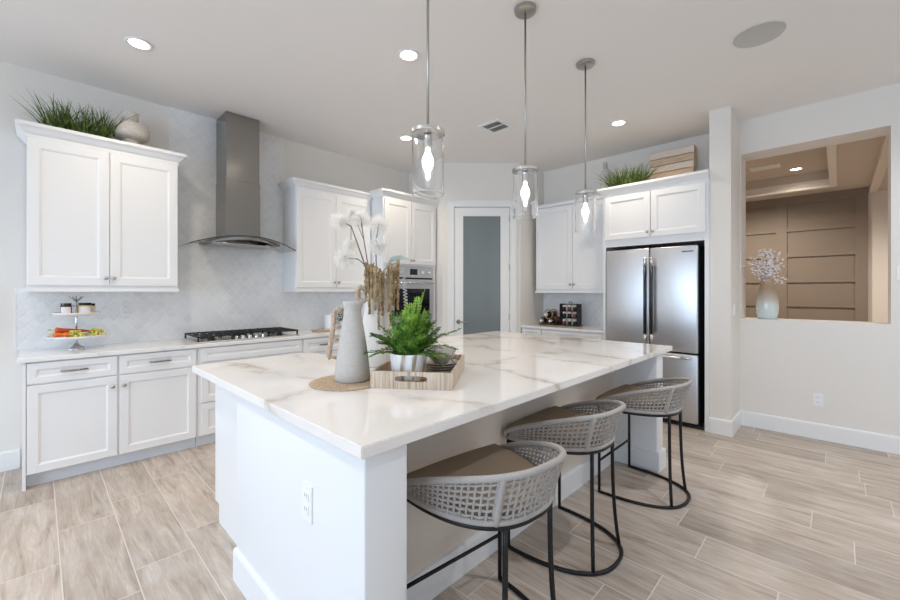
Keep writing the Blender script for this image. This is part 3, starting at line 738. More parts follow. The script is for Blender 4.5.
# ------------------------------------------------------------------ bar stools
def superU(w, d, n, e=2.5, a0=0, a1=math.pi):
    pts = []
    for i in range(n):
        a = a0 + (a1 - a0) * i / (n - 1); c, s_ = math.cos(a), math.sin(a)
        pts.append((w * (abs(c) ** (2 / e)) * (1 if c >= 0 else -1), -d * abs(s_) ** (2 / e)))
    return pts
def even(pts, n):
    L = [0]
    for i in range(1, len(pts)): L.append(L[-1] + math.dist(pts[i], pts[i - 1]))
    out = []; j = 0
    for k in range(n):
        s_ = L[-1] * k / (n - 1)
        while j < len(L) - 2 and L[j + 1] < s_: j += 1
        f = (s_ - L[j]) / max(1e-9, L[j + 1] - L[j])
        out.append(tuple(pts[j][q] + (pts[j + 1][q] - pts[j][q]) * f for q in range(len(pts[0]))))
    return out
NU = 241
def stool(label, loc, rz=0):
    t = thing('bar_stool', label, 'stool', loc, rz, 'bar stools along the island')
    wr, dr_, zr = .275, .425, .588
    U0 = even(superU(wr, dr_, 300), NU); U1 = even(superU(.283, .485, 300), NU); UF = even(superU(.277, .475, 300), 60)
    ring = even(U0, 60)
    m = MB(); m.tube([(x, y, zr) for x, y in ring], .010, 8); m.tube([(-wr, 0, zr), (wr, 0, zr)], .010, 8)
    m.build('seat_frame', M['black'], t, smooth=True, local=True)
    MB().tube([(x, y, .010) for x, y in UF], .010, 8).build('floor_ring', M['black'], t, smooth=True, local=True)
    for s in (-1, 1):
        MB().tube([(s * .276, 0, .005), (s * .275, 0, zr)], .010, 8).build('leg', M['black'], t, smooth=True, local=True)
        k = .16; yb = -dr_ * (1 - (.125 / wr) ** 2.5) ** (1 / 2.5); yf = -.475 * (1 - (k / .277) ** 2.5) ** (1 / 2.5)
        pts = []
        for i in range(9):
            f = i / 8; e = f ** 1.8
            g_ = 1 - (1 - f) ** 2.6; pts.append((s * (k + (.125 - k) * g_), yf + (yb - yf) * g_, .010 + (zr - .010) * f))
        MB().tube(pts, .010, 8).build('leg', M['black'], t, smooth=True, local=True)
    MB().tube([(-.275, 0, .222), (.275, 0, .222)], .008, 8).build('footrest', M['black'], t, smooth=True, local=True)
    def rimz(i):
        f = i / (NU - 1); s_ = math.sin(math.pi * f); return .636 + .156 * max(0, s_) ** .85
    def surf(i, k):
        i = max(0, min(NU - 1, i)); i0 = int(i); i1 = min(NU - 1, i0 + 1); f = i - i0
        a = [U0[i0][q] + (U0[i1][q] - U0[i0][q]) * f for q in (0, 1)]; b = [U1[i0][q] + (U1[i1][q] - U1[i0][q]) * f for q in (0, 1)]
        kk = k ** 1.15
        return Vector((a[0] + (b[0] - a[0]) * kk, a[1] + (b[1] - a[1]) * kk, zr + .012 + (rimz(i) - zr - .012) * k))
    def nrm(i, k):
        tu = surf(i + 1, k) - surf(i - 1, k); tv = surf(i, min(1, k + .1)) - surf(i, max(0, k - .1)); q = tu.cross(tv)
        return q.normalized() if q.length > 1e-9 else Vector((0, 1, 0))
    NV, NH = 50, 6
    m = MB()
    for a in range(NV):
        i = 2 + (NU - 5) * a / (NV - 1); pts = []
        for b in range(NH + 2):
            k = b / (NH + 1); off = (.0030 if (a + b) % 2 else -.0030) if 0 < b < NH + 1 else 0
            pts.append(surf(i, k) + nrm(i, k) * off)
        m.tube(pts, .0048, 5)
    for b in range(1, NH + 1):
        k = b / (NH + 1); pts = []
        for a in range(NV):
            i = 2 + (NU - 5) * a / (NV - 1); off = (-.0030 if (a + b) % 2 else .0030)
            pts.append(surf(i, k) + nrm(i, k) * off)
        m.tube(pts, .0048, 5)
    m.build('woven_back', M['rope'], t, smooth=True, local=True)
    m = MB()
    rimp = [surf(i, 1) for i in range(0, NU, 3)]
    lead = [Vector((rimp[0].x - .014, .016, .597)), Vector((rimp[0].x - .006, .018, .615)), Vector((rimp[0].x - .001, .010, .632))]
    tail = [Vector((-p.x, p.y, p.z)) for p in lead][::-1]
    m.tube(lead + rimp + tail, .0125, 10)
    m.build('rim', M['rope'], t, smooth=True, local=True)
    MB().tube([surf(i, .03) for i in range(0, NU, 3)], .012, 8).build('rope_band', M['rope'], t, smooth=True, local=True)
    for f in (.36, .64):
        i = (NU - 1) * f
        MB().tube([surf(i, k / 6) + nrm(i, k / 6) * -.002 for k in range(7)], .0125, 8).build('rope_post', M['rope'], t, smooth=True, local=True)
    # D-shaped cushion, straight edge towards the island
    pl = even(superU(.272, .42, 200), 48)
    outline = [(x, y) for x, y in pl]
    outline = [(.272, .03)] + outline + [(-.272, .03)]
    for k in range(1, 12): outline.append((-.272 + .544 * k / 12, .03 + .012 * math.sin(math.pi * k / 12)))
    cx, cy = 0, -.17
    def rg(s_, z): return [(cx + (x - cx) * s_, cy + (y - cy) * s_, z) for x, y in outline]
    MB().loft([rg(.96, .598), rg(.99, .606), rg(1, .625), rg(.992, .643), rg(.95, .658), rg(.80, .668), rg(.5, .674), rg(.05, .677)]).build('cushion', M['cushion'], t, smooth=True, local=True)
    return t
st1 = stool('grey woven-rope bar stool nearest the camera at the island', (1.275, 1.20, 0), R(-6))
dup(st1, (2.053, 1.285, 0), 'middle grey woven-rope bar stool of the three at the island', R(0))
dup(st1, (2.982, 1.19, 0), 'grey woven-rope bar stool furthest along the island, nearest the fridge', R(0))

# ------------------------------------------------------------------ ceiling things
def downlight(label, x, y, z=CEIL, r=.085, power=None):
    t = thing('ceiling_light', label, 'ceiling light', (x, y, z), 0, 'recessed downlights')
    MB().lathe([(r * .72, -.001), (r * .74, -.006), (r * .98, -.007), (r, -.001)], (0, 0, 0), 28).build('trim_ring', M['plastic'], t, smooth=True, local=True)
    MB().lathe([(0, -.003), (r * .72, -.003), (r * .72, -.001), (0, -.001)], (0, 0, 0), 28).build('lens', M['lamp'], t, local=True)
    l = bpy.data.lights.new('downlight_or_fill_spot', 'SPOT'); l.energy = power or DOWNLIGHT_POWER; l.color = WARM; l.spot_size = R(150); l.spot_blend = .9; l.shadow_soft_size = .06
    o = bpy.data.objects.new('downlight_or_fill_spot', l); COL.objects.link(o); o.parent = t; o.location = (0, 0, -.02)
downlight('recessed ceiling light above the left wall cabinet', .506, 3.61)
downlight('recessed ceiling light left of the first pendant rod', 1.947, 2.328)
downlight('recessed ceiling light half hidden behind the first pendant', 2.978, 3.606)
downlight('recessed ceiling light above the fridge enclosure', 4.28, 1.673)
for x, y in ((-.4, 1.8), (-1.7, 2.7), (-3.2, .5), (4.2, -1.1), (2.3, -.1)):  # unseen spots without fixtures, added as ambient fill for the room
    l = bpy.data.lights.new('downlight_or_fill_spot', 'SPOT'); l.energy = FILL_POWER; l.color = FILL_COLOR; l.spot_size = R(150); l.spot_blend = .9; l.shadow_soft_size = .06
    o = bpy.data.objects.new('downlight_or_fill_spot', l); COL.objects.link(o); o.location = (x, y, CEIL - .02)
downlight('small recessed light in the tray ceiling of the far room', 8.05, .47, 3.26, .09, 14)
l = bpy.data.lights.new('far_room_lamp', 'SPOT'); l.energy = 210; l.color = (1, .94, .86); l.spot_size = R(150); l.spot_blend = .9; l.shadow_soft_size = .06
o = bpy.data.objects.new('far_room_lamp', l); COL.objects.link(o); o.location = (7.7, .95, 3.22)
l = bpy.data.lights.new('hall_lamp', 'SPOT'); l.energy = 110; l.color = (1, .94, .86); l.spot_size = R(150); l.spot_blend = .9; l.shadow_soft_size = .06
o = bpy.data.objects.new('hall_lamp', l); COL.objects.link(o); o.location = (7.6, -1.2, 2.9)

o = MB().lathe([(.0, -.004), (.135, -.004), (.145, -.006), (.148, 0), (0, 0)], (3.487, .40, CEIL), 40).build('ceiling_speaker', M['speaker'], loc=(3.487, .40, CEIL), auto=40)
tag(o, 'round grey in-ceiling speaker grille near the right wall', 'speaker')
def vent(label, x, y, z, w, h, rz):
    t = thing('ceiling_vent', label, 'vent', (x, y, z), rz)
    m = MB(); f = .03
    m.box(-w / 2, w / 2, -h / 2, -h / 2 + f, -.010, 0).box(-w / 2, w / 2, h / 2 - f, h / 2, -.010, 0).box(-w / 2, -w / 2 + f, -h / 2 + f, h / 2 - f, -.010, 0).box(w / 2 - f, w / 2, -h / 2 + f, h / 2 - f, -.010, 0)
    m.box(-.006, .006, -h / 2 + f, h / 2 - f, -.009, 0)
    m.build('frame', M['plastic'], t, local=True)
    MB().box(-w / 2 + f, w / 2 - f, -h / 2 + f, h / 2 - f, -.001, 0).build('backing', M['vent_dark'], t, local=True)
    m = MB(); k = -h / 2 + f + .012
    while k < h / 2 - f:
        m.b.verts.ensure_lookup_table()
        m.loft([[(-w / 2 + f, k, -.010), (-w / 2 + f, k + .014, -.002), (-w / 2 + f, k + .0155, -.003), (-w / 2 + f, k + .0015, -.011)], [(w / 2 - f, k, -.010), (w / 2 - f, k + .014, -.002), (w / 2 - f, k + .0155, -.003), (w / 2 - f, k + .0015, -.011)]]); k += .024
    m.build('louvers', M['plastic'], t, local=True)
vent('square white air vent in the ceiling beside the middle pendant rod', 3.44, 2.655, CEIL, .27, .27, R(0))
vent('white air vent in the tray ceiling of the far room', 7.62, .80, 3.26, .36, .22, R(90))

def pendant(label, x, y):
    t = thing('pendant_light', label, 'pendant light', (x, y, CEIL), 0, 'glass pendants over the island')
    MB().lathe([(0, -.028), (.050, -.028), (.066, -.022), (.068, -.004), (.068, 0), (0, 0)], (0, 0, 0), 32).build('canopy', M['nickel'], t, auto=40, local=True)
    MB().tube([(0, 0, -.028), (0, 0, -1.0)], .0065, 10).build('rod', M['nickel'], t, smooth=True, local=True)
    MB().lathe([(.010, -.985), (.014, -.99), (.014, -1.012), (.074, -1.010), (.083, -1.014), (.083, -1.029), (.079, -1.030), (0, -1.030)], (0, 0, 0), 36).build('cap', M['bright_nickel'], t, auto=40, local=True)
    MB().lathe([(.021, -1.036), (.021, -1.09), (.015, -1.095), (0, -1.095)], (0, 0, 0), 20).build('socket', M['bright_nickel'], t, auto=40, local=True)
    MB().lathe([(0, -1.095), (.012, -1.097), (.013, -1.110), (.018, -1.125), (.026, -1.142), (.029, -1.160), (.027, -1.178), (.020, -1.195), (.013, -1.21), (.011, -1.235), (.007, -1.247), (0, -1.25)], (0, 0, 0), 20).build('bulb', M['bulb'], t, smooth=True, local=True)
    MB().lathe([(.0765, -1.031), (.0765, -1.318), (.0725, -1.318), (.0735, -1.30), (.0735, -1.031)], (0, 0, 0), 40, None, False).build('glass_shade', M['glass'], t, auto=40, local=True)
    return t
pendant('clear glass cylinder pendant nearest the camera over the island', 1.308, 1.42)
pendant('middle clear glass pendant of the three over the island', 2.143, 1.42)
pendant('clear glass cylinder pendant furthest from the camera, near the fridge', 2.978, 1.42)

# ------------------------------------------------------------------ on the island
o = MB().lathe([(0, 0), (.178, 0), (.181, .003), (.178, .006), (0, .006)], (0, 0, 0), 48).build('placemat', M['jute'], local=True, loc=(1.06, 1.73, IZ + .0003), smooth=False)
tag(o, 'round woven jute placemat under the grey pitcher', 'placemat')
# grey pitcher
def pitcher(name, label, loc, prof, matr, spout_dir, handle_pts, rungs, hr):
    t = thing(name, label, 'pitcher', loc)
    sd = Vector(spout_dir).normalized()
    seg = 36; rings = []
    zs = max(p[1] for p in prof)
    for r, z, sp in prof:
        ring = []
        for i in range(seg):
            a = 2 * math.pi * i / seg; d = Vector((math.cos(a), math.sin(a), 0))
            k = max(0, d.dot(sd)) ** 6
            ring.append(Vector((d.x * (r + sp * k), d.y * (r + sp * k), z + sp * k * .55)))
        rings.append(ring)
    MB().loft(rings).build('body', matr, t, smooth=True, local=True)
    h = MB().tube(handle_pts, hr, 10).build('handle', M['wrap'], t, smooth=True, local=True)
    for a, b in rungs: MB().tube([a, b], hr * .7, 8).build('rung', M['wrap'], h, smooth=True, local=True)
    return t
# image-left at the island is the direction (-.70, .72)
L = Vector((-.697, .717, 0))
def lv(d, z): return (L.x * d, L.y * d, z)
prof1 = [(.002, 0, 0), (.080, 0, 0), (.086, .008, 0), (.084, .05, 0), (.075, .13, 0), (.063, .21, 0), (.051, .28, 0), (.043, .33, 0), (.042, .35, 0), (.045, .372, .006), (.049, .392, .018), (.046, .392, .018), (.040, .36, .004), (.036, .33, 0), (.002, .30, 0)]
pitcher('pitcher', 'speckled grey ceramic pitcher with cord-wrapped handle on the jute placemat', (1.09, 1.735, IZ + .0065), prof1, M['stone'], (.697, -.717, 0),
        [lv(.050, .345), lv(.078, .352), lv(.092, .335), lv(.094, .28), lv(.103, .22), lv(.112, .165), lv(.118, .12), lv(.108, .105)],
        [(lv(.058, .265), lv(.096, .27)), (lv(.070, .20), lv(.107, .20)), (lv(.080, .11), lv(.115, .118))], .0125)
prof2 = [(.002, 0, 0), (.112, 0, 0), (.120, .010, 0), (.117, .08, 0), (.103, .20, 0), (.086, .31, 0), (.070, .40, 0), (.061, .45, 0), (.060, .475, 0), (.064, .505, .006), (.068, .525, .020), (.064, .525, .020), (.056, .48, .004), (.05, .45, 0), (.002, .42, 0)]
VZ = IZ + .0005; BV = Vector((1.457, 2.035, VZ))
pitcher('pitcher', 'tall chalky white pitcher holding dried flowers behind the fern tray', BV, prof2, M['stone_white'], (.697, -.717, 0),
        [lv(.072, .45), lv(.105, .475), lv(.122, .455), lv(.122, .40), lv(.138, .31), lv(.152, .21), lv(.150, .17)],
        [(lv(.075, .385), lv(.124, .40)), (lv(.095, .27), lv(.146, .275)), (lv(.112, .17), lv(.155, .175))], .016)

# dried flowers standing in the tall pitcher
fwd = Vector((.717, .697, 0)); rgt = Vector((.697, -.717, 0)); upv = Vector((0, 0, 1))
rng = random.Random(11)
mouth = BV + Vector((0, 0, .47))
def bloom_mb(c, r, n=330):
    m = MB()
    for k in range(n):
        d = Vector((rng.gauss(0, 1), rng.gauss(0, 1), rng.gauss(0, .9))).normalized(); Lr = r * rng.uniform(.65, 1.05)
        s_ = d.orthogonal().normalized(); s_ = Matrix.Rotation(rng.uniform(0, 6.28), 3, d) @ s_
        w = rng.uniform(.0016, .0030)
        b = c + d * .006; mid = c + d * Lr * .6 + Vector((0, 0, -.003)); e = c + d * Lr + Vector((0, 0, -.010))
        q = d.cross(s_)
        for wv in (s_,):
            m.poly([b - wv * .001, mid - wv * w, e, mid + wv * w])
            m.poly([b - q * .001, mid - q * w * .7, e + s_ * .004, mid + q * w * .7])
    return m
def branch(label, pts, blooms):
    t = thing('flower_branch', label, 'dried flower', BV + Vector((0, 0, .45)), 0, 'white dried blooms in the tall pitcher')
    MB().tube(even([tuple(p) for p in pts], 14), lambda q: .0045 - .002 * q, 6).build('stem', M['stem'], t, smooth=True)
    for c, r in blooms:
        MB().tube([pts[-2] if len(pts) > 2 else pts[0], c], .0022, 5).build('twig', M['stem'], t, smooth=True)
        bloom_mb(c, r).build('bloom', M['bloom'], t)
def P(a, z, dd=0): return BV + rgt * a + upv * z + fwd * dd      # sideways, height and depth from the pitcher's base
branch('brown branch with white feathery blooms leaning furthest left', [mouth, P(-.073, .59), P(-.134, .763), P(-.165, .85), P(-.226, .877, .02)], [(P(-.238, .889, .02), .074), (P(-.178, .744, .05), .064)])
branch('brown branch with white feathery blooms rising in the middle', [mouth, P(-.067, .611, .03), P(-.092, .766, .03), P(-.110, .879, .03)], [(P(-.110, .900, .03), .076), (P(-.168, .945, .05), .045)])
branch('brown branch with white feathery blooms on the right', [mouth, P(-.022, .632, .06), P(-.022, .77, .06), P(-.002, .857, .05)], [(P(-.002, .868, .05), .082), (P(.001, .726, 0), .070)])
branch('short brown branch with one low white bloom on the left', [mouth, P(-.062, .599, -.05), P(-.108, .641, -.06), P(-.168, .647, -.06)], [(P(-.190, .655, -.06), .078)])
def amaranth(label, strands):
    t = thing('amaranth_bunch', label, 'dried flower', BV + Vector((0, 0, .46)), 0, 'dried amaranth in the tall pitcher')
    for a_, z0_, z1_, dd in strands:
        m = MB(); top = P(a_, z0_, dd); end = P(a_ + rng.uniform(-.009, .009), z1_, dd)
        m.tube([mouth, mouth.lerp(top, .6) + Vector((0, 0, .03)), top, top.lerp(end, .5), end], .002, 5)
        nseg = int((top.z - end.z) / .005)
        for k in range(nseg):
            p = top.lerp(end, k / nseg)
            for q in range(7):
                m.blob(p + Vector((rng.uniform(-1, 1), rng.uniform(-1, 1), rng.uniform(-.5, .5))) * .0092 * (1 - .45 * k / nseg), rng.uniform(.0030, .0052))
        m.build('tassel', M['amaranth'], t)
amaranth('tan dried amaranth tassels hanging over the left of the tall pitcher', [(-.055, .615, .385, -.09), (-.036, .600, .310, -.10), (-.012, .607, .40, -.12), (.012, .592, .335, -.13), (.032, .577, .22, -.12), (.047, .561, .30, -.10)])
amaranth('tan dried amaranth tassels hanging over the right of the tall pitcher', [(.078, .597, .324, -.09), (.097, .608, .24, -.10), (.113, .586, .36, -.07), (.132, .629, .335, -.06)])
# dusty leaf
t = MB(); a0 = P(.05, .59); a1 = P(.081, .652); a2 = P(.149, .664); a3 = P(.204, .64)
path = even([tuple(a0), tuple(a1), tuple(a2), tuple(a3)], 10)
for i in range(9):
    w0 = .028 * math.sin(math.pi * min(.98, (i + .3) / 9)); w1 = .028 * math.sin(math.pi * min(.98, (i + 1.3) / 9))
    p, q = Vector(path[i]), Vector(path[i + 1]); n_ = (upv * .8 - fwd * .35).normalized()
    t.poly([p - n_ * w0 * .2, q - n_ * w1 * .2, q - n_ * w1, p - n_ * w0]); t.poly([p - n_ * w0 * .2, q - n_ * w1 * .2, q + n_ * w1 * .3, p + n_ * w0 * .3])
t.tube([mouth, tuple(a0)], .003, 5)
o = t.build('dried_leaf', M['dusty_leaf'], smooth=True); tag(o, 'broad dusty green leaf arching out of the tall pitcher', 'leaf')
# silver spiral
m = MB(); pts = []
for k in range(150):
    f = k / 149; c = P(.151 + .024 * f + .009 * math.sin(f * 3), .589 - .348 * f, -.02)
    pts.append(c + (rgt * math.cos(k * .75) + fwd * math.sin(k * .75)) * .011)
m.tube(pts, .0034, 5); m.tube([mouth, pts[0]], .003, 5)
o = m.build('dried_spiral', M['silver_spiral'], smooth=True); tag(o, 'pale twisted spiral stem hanging right of the amaranth', 'dried flower')

# tray
TRX = math.atan2(.59, .80)
tl = (1.07, 1.553); trl = .546; trw = .383
t = thing('serving_tray', 'zebra-wood serving tray with cut-out handle on the island', 'tray', (1.07, 1.553, IZ + .0005), TRX)
m = MB().box(.012, trl - .012, -trw + .012, -.012, 0, .010); m.build('base', M['tray_in'], t, local=True)
def slot_side(x0):
    """short side with a rounded hand slot"""
    H = .078; m = MB(); n_ = 40; hw, hh = .075, .0135; cz = .046; cy = -trw / 2
    def outer(a):
        c, s_ = math.cos(a), math.sin(a)
        k = min((trw / 2) / max(1e-6, abs(c)), (cz if s_ < 0 else H - cz) / max(1e-6, abs(s_)))
        return cy + c * k, cz + s_ * k
    def inner(a):
        c, s_ = math.cos(a), math.sin(a)
        return cy + hw * (abs(c) ** .5) * (1 if c > 0 else -1), cz + hh * (abs(s_) ** .5) * (1 if s_ > 0 else -1)
    cor = sorted([math.atan2(q - cz, p - cy) % (2 * math.pi) for p in (-trw, 0) for q in (0, H)] + [2 * math.pi * i / n_ for i in range(n_)])
    fo = [outer(a) for a in cor]; fi = [inner(a) for a in cor]
    m.loft([[(x0, y, z) for y, z in fo], [(x0, y, z) for y, z in fi], [(x0 + .012, y, z) for y, z in fi], [(x0 + .012, y, z) for y, z in fo]], loop=True)
    m.build('side', M['tray'], t, local=True)
slot_side(0); slot_side(trl - .012)
MB().box(.012, trl - .012, -trw, -trw + .012, 0, .078).build('side', M['tray'], t, local=True)
MB().box(.012, trl - .012, -.012, 0, 0, .078).build('side', M['tray'], t, local=True)
TZ = IZ + .011
def tr(a, b, z=0): # tray-local to world
    c, s_ = math.cos(TRX), math.sin(TRX); return Vector((1.07 + a * c - b * s_, 1.553 + a * s_ + b * c, TZ + z))

# potted fern
pc = tr(.132, -.150)
t = thing('potted_fern', 'bushy green fern in a streaked ribbed pot on the tray', 'plant', pc)
seg = 48; rings = []
for r, z in ((.002, 0), (.070, 0), (.078, .01), (.086, .08), (.090, .128), (.090, .136), (.084, .136), (.080, .112), (.002, .108)):
    rings.append([((r + (.0022 * math.cos(i * 2 * math.pi / seg * 12) if r > .05 else 0)) * math.cos(i * 2 * math.pi / seg), (r + (.0022 * math.cos(i * 2 * math.pi / seg * 12) if r > .05 else 0)) * math.sin(i * 2 * math.pi / seg), z) for i in range(seg)])
MB().loft(rings).build('pot', M['pot'], t, smooth=True, local=True)
m = MB(); rng = random.Random(5)
for k in range(70):
    a = rng.uniform(0, 6.28); r = .078 * math.sqrt(rng.random()); m.sphere((r * math.cos(a), r * math.sin(a), .108 + rng.uniform(0, .006)), rng.uniform(.007, .011), 6)
m.build('pebbles', M['soil'], t, local=True)
def frond(m, base, d, length, rise, droop, leaf, n_=10):
    """a lacy frond: a stalk with side stalks, each carrying pairs of small rounded leaflets"""
    d = Vector(d).normalized(); side = Vector((-d.y, d.x, 0)); pts = []
    for i in range(n_ + 1):
        f = i / n_; pts.append(base + d * length * (f * (1 - .12 * f)) + upv * (rise * f - droop * f * f))
    m.tube(pts, .0011, 4)
    for i in range(2, n_ + 1):
        f = i / n_; w = leaf * (math.sin(math.pi * min(1, .12 + .80 * f)) ** .8 * (1.1 - .45 * f)) + .003
        tt_ = (pts[i] - pts[i - 1]).normalized(); up_ = side.cross(tt_).normalized()
        for s_ in (-1, 1):
            ax = (side * s_ * .9 + tt_ * .5 + up_ * rng.uniform(-.35, .15)).normalized(); nl = max(2, int(w / .0125))
            for k in range(1, nl + 1):
                c = pts[i] + ax * w * k / nl; sz = .0118 * (1.15 - .5 * k / nl)
                for q in ((-1, 1) if k < nl else (0,)):
                    dd = (ax * .55 + ax.cross(up_) * q).normalized(); cr = dd.cross(up_ + Vector((rng.uniform(-.5, .5), rng.uniform(-.5, .5), 0))).normalized()
                    m.poly([c, c + dd * sz * .5 - cr * sz * .55, c + dd * sz * 1.3 - cr * sz * .35, c + dd * sz * 1.6, c + dd * sz * 1.3 + cr * sz * .35, c + dd * sz * .5 + cr * sz * .55])
m = MB(); m2 = MB()
for k in range(50):
    a = rng.uniform(0, 6.28); el = rng.random(); d = Vector((math.cos(a), math.sin(a), 0))
    front = max(0, -d.dot(fwd)); base = Vector((.03 * math.cos(a), .03 * math.sin(a), .118))
    frond(m, base, d, rng.uniform(.11, .20) * (1.1 - .45 * el) * (1 - .35 * front), .07 + .16 * el, (.02 + .05 * (1 - el)) * (1 - .4 * front), rng.uniform(.026, .036))
for k in range(22):
    a = rng.uniform(0, 6.28); d = (math.cos(a), math.sin(a), 0)
    frond(m2 if k % 2 else m, Vector((.02 * math.cos(a), .02 * math.sin(a), .118)), d, rng.uniform(.04, .10), rng.uniform(.15, .23), .01, .030)
# long stray fronds left and right, and the tall upright ones
for d, ln, ri, dr in ((-rgt, .26, .06, .045), (-rgt, .20, .17, .06), (rgt + fwd * .4, .30, .19, .07), (rgt, .24, .11, .13), (-rgt + fwd * .4, .24, .17, .08), (rgt - fwd * .3, .19, .08, .11), (rgt * .8 - fwd * .1, .26, .16, .12)):
    frond(m, Vector((0, 0, .118)), d, ln, ri, dr, .022, 16)
for d, ln, ri in ((rgt, .085, .33), (rgt * .3 - fwd, .05, .26), (-rgt, .02, .27), (rgt * .8 + fwd, .07, .29)): frond(m2, Vector((0, 0, .118)), d, ln, ri, .015, .034, 18)
for mm, nm, mt in ((m, 'foliage', 'fern'), (m2, 'new_fronds', 'fern_tip')): mm.build(nm, M[mt], t, local=True)

# plates and bowl
pp = tr(.392, -.266)
for k in range(4):
    o = MB().lathe([(0, .0), (.055, .0), (.060, .002), (.096, .010), (.100, .0125), (.098, .0145), (.058, .006), (0, .006)], (0, 0, 0), 40).build('plate', M['plate'], loc=pp + Vector((0, 0, .013 * k)), local=True, auto=50)
    tag(o, ['grey-brown plate at the bottom of the stack on the tray', 'second plate from the bottom of the stack on the tray', 'third plate from the bottom of the stack on the tray', 'topmost grey-brown plate of the stack on the tray, under the bowl'][k], 'plate', 'stacked plates on the tray')
bz = .013 * 3 + .0063
o = MB().lathe([(0, 0), (.035, 0), (.040, .004), (.068, .030), (.082, .062), (.080, .064), (.064, .034), (.036, .009), (0, .008)], (0, 0, 0), 36).build('bowl', M['bowl'], loc=pp + Vector((0, 0, bz)), local=True, smooth=True)
tag(o, 'taupe bowl on the plates, partly behind the fern', 'bowl')
m = MB(); nx = 12
def cl(i, j):
    x = (i / nx - .5) * .20; y = (j / nx - .5) * .16; r = math.hypot(x, y)
    z = .066 - .30 * max(0, r - .075) + .006 * math.sin(9 * x * 5 + 3) * math.sin(y * 40) + .008 * math.sin(i * 1.3)
    if r < .06: z -= .012
    return Vector((x, y, z))
g = [[m.b.verts.new(cl(i, j)) for j in range(nx + 1)] for i in range(nx + 1)]
for i in range(nx):
    for j in range(nx): m.b.faces.new((g[i][j], g[i + 1][j], g[i + 1][j + 1], g[i][j + 1]))
bmesh.ops.solidify(m.b, geom=list(m.b.faces), thickness=.003)
o = m.build('napkin', M['linen'], loc=pp + Vector((0, 0, bz + .006)), local=True, smooth=True, rotz=.6)
tag(o, 'crumpled pale linen napkin lying on the taupe bowl', 'napkin')

# ------------------------------------------------------------------ things on the cooktop-wall counter
SX, SYY = .215, 4.40; SZ = .9275
t = thing('tiered_stand', 'two-tier white cake stand with silver pole at the left counter end', 'cake stand', (SX, SYY, SZ))
MB().lathe([(0, 0), (.066, 0), (.066, .006), (.045, .018), (.022, .034), (.012, .05), (0, .05)], (0, 0, 0), 28).build('foot', M['chrome'], t, smooth=True, local=True)
MB().tube([(0, 0, .05), (0, 0, .40)], .0075, 10).build('pole', M['chrome'], t, smooth=True, local=True)
def plate_prof(r): return [(0, -.006), (r * .55, -.004), (r * .92, .008), (r, .022), (r * .985, .025), (r * .9, .016), (r * .5, .008), (0, .008)]
MB().lathe(plate_prof(.178), (0, 0, .088), 40).build('lower_plate', M['ceramic'], t, smooth=True, local=True)
MB().lathe(plate_prof(.148), (0, 0, .272), 40).build('upper_plate', M['ceramic'], t, smooth=True, local=True)
m = MB()
for a in range(5):
    d = Vector((math.cos(a * 1.257 + .3), math.sin(a * 1.257 + .3), 0)); m.tube([(0, 0, .39), d * .02 + upv * .40, d * .045 + upv * .425], lambda q: .007 - .004 * q, 6)
m.tube([(.004, 0, .34), (-.03, .01, .355)], .004, 6)
m.build('finial', M['nickel'], t, smooth=True, local=True)
def jar(label, dx, dy, r, h, cm, lidm, z=.2805):
    t = thing('jar', label, 'jar', (SX + dx, SYY + dy, SZ + z), 0, 'jars on the cake stand')
    MB().lathe([(0, 0), (r * .95, 0), (r, .004), (r, h * .74), (r * .86, h * .80), (0, h * .80)], (0, 0, 0), 24).build('jar_body', cm, t, smooth=True, local=True)
    MB().lathe([(0, h * .80), (r * .93, h * .80), (r * .93, h), (0, h)], (0, 0, 0), 24).build('lid', lidm, t, auto=40, local=True)
    m = MB(); rr = r + .0008
    for i in range(12):
        a0 = math.atan2(-.70, -.05) - 1.0 + i * .16; a1 = a0 + .16
        m.poly([(rr * math.cos(a0), rr * math.sin(a0), .006), (rr * math.cos(a1), rr * math.sin(a1), .006), (rr * math.cos(a1), rr * math.sin(a1), h * .68), (rr * math.cos(a0), rr * math.sin(a0), h * .68)])
    m.build('paper_label', M['paper'], t, local=True)
jar('small dark jam jar on the left of the upper tier', -.062, -.045, .034, .092, M['jar_dark'], M['jar_dark'])
jar('pale yellow jar with dark lid on the right of the upper tier', .050, -.020, .043, .092, M['jar_honey'], M['black'])
jar('small dark-lidded jar at the far right of the upper tier', .088, .055, .032, .085, M['jar_honey'], M['black'])
def carrot(label, p, d, L, r, m_):
    d = Vector(d).normalized(); p = Vector(p)
    t = thing('carrot', label, 'carrot', p, 0, 'carrots on the cake stand')
    MB().tube([p + d * L * f for f in (0, .03, .1, .3, .6, .85, 1)], lambda q: r * (1 - .82 * q) if q > .01 else r * .5, 12).build('root', m_, t, smooth=True)
    m = MB()
    for k in range(4): m.tube([p, p - d * .03 + Vector((rng.uniform(-.01, .01), rng.uniform(-.01, .01), rng.uniform(0, .012)))], .002, 5)
    m.build('leaf_stub', M['grape'], t)
LP = SZ + .088
carrot('deep orange carrot lying on top on the lower tier', (SX - .125, SYY - .070, LP + .074), (.80, .10, -.06), .20, .031, M['carrot_red'])
carrot('orange carrot lying lowest on the lower tier', (SX - .135, SYY - .095, LP + .042), (.82, .20, -.03), .18, .026, M['carrot'])
carrot('bright orange carrot at the front of the lower tier', (SX - .055, SYY - .125, LP + .042), (-.50, .60, .0), .11, .025, M['carrot'])
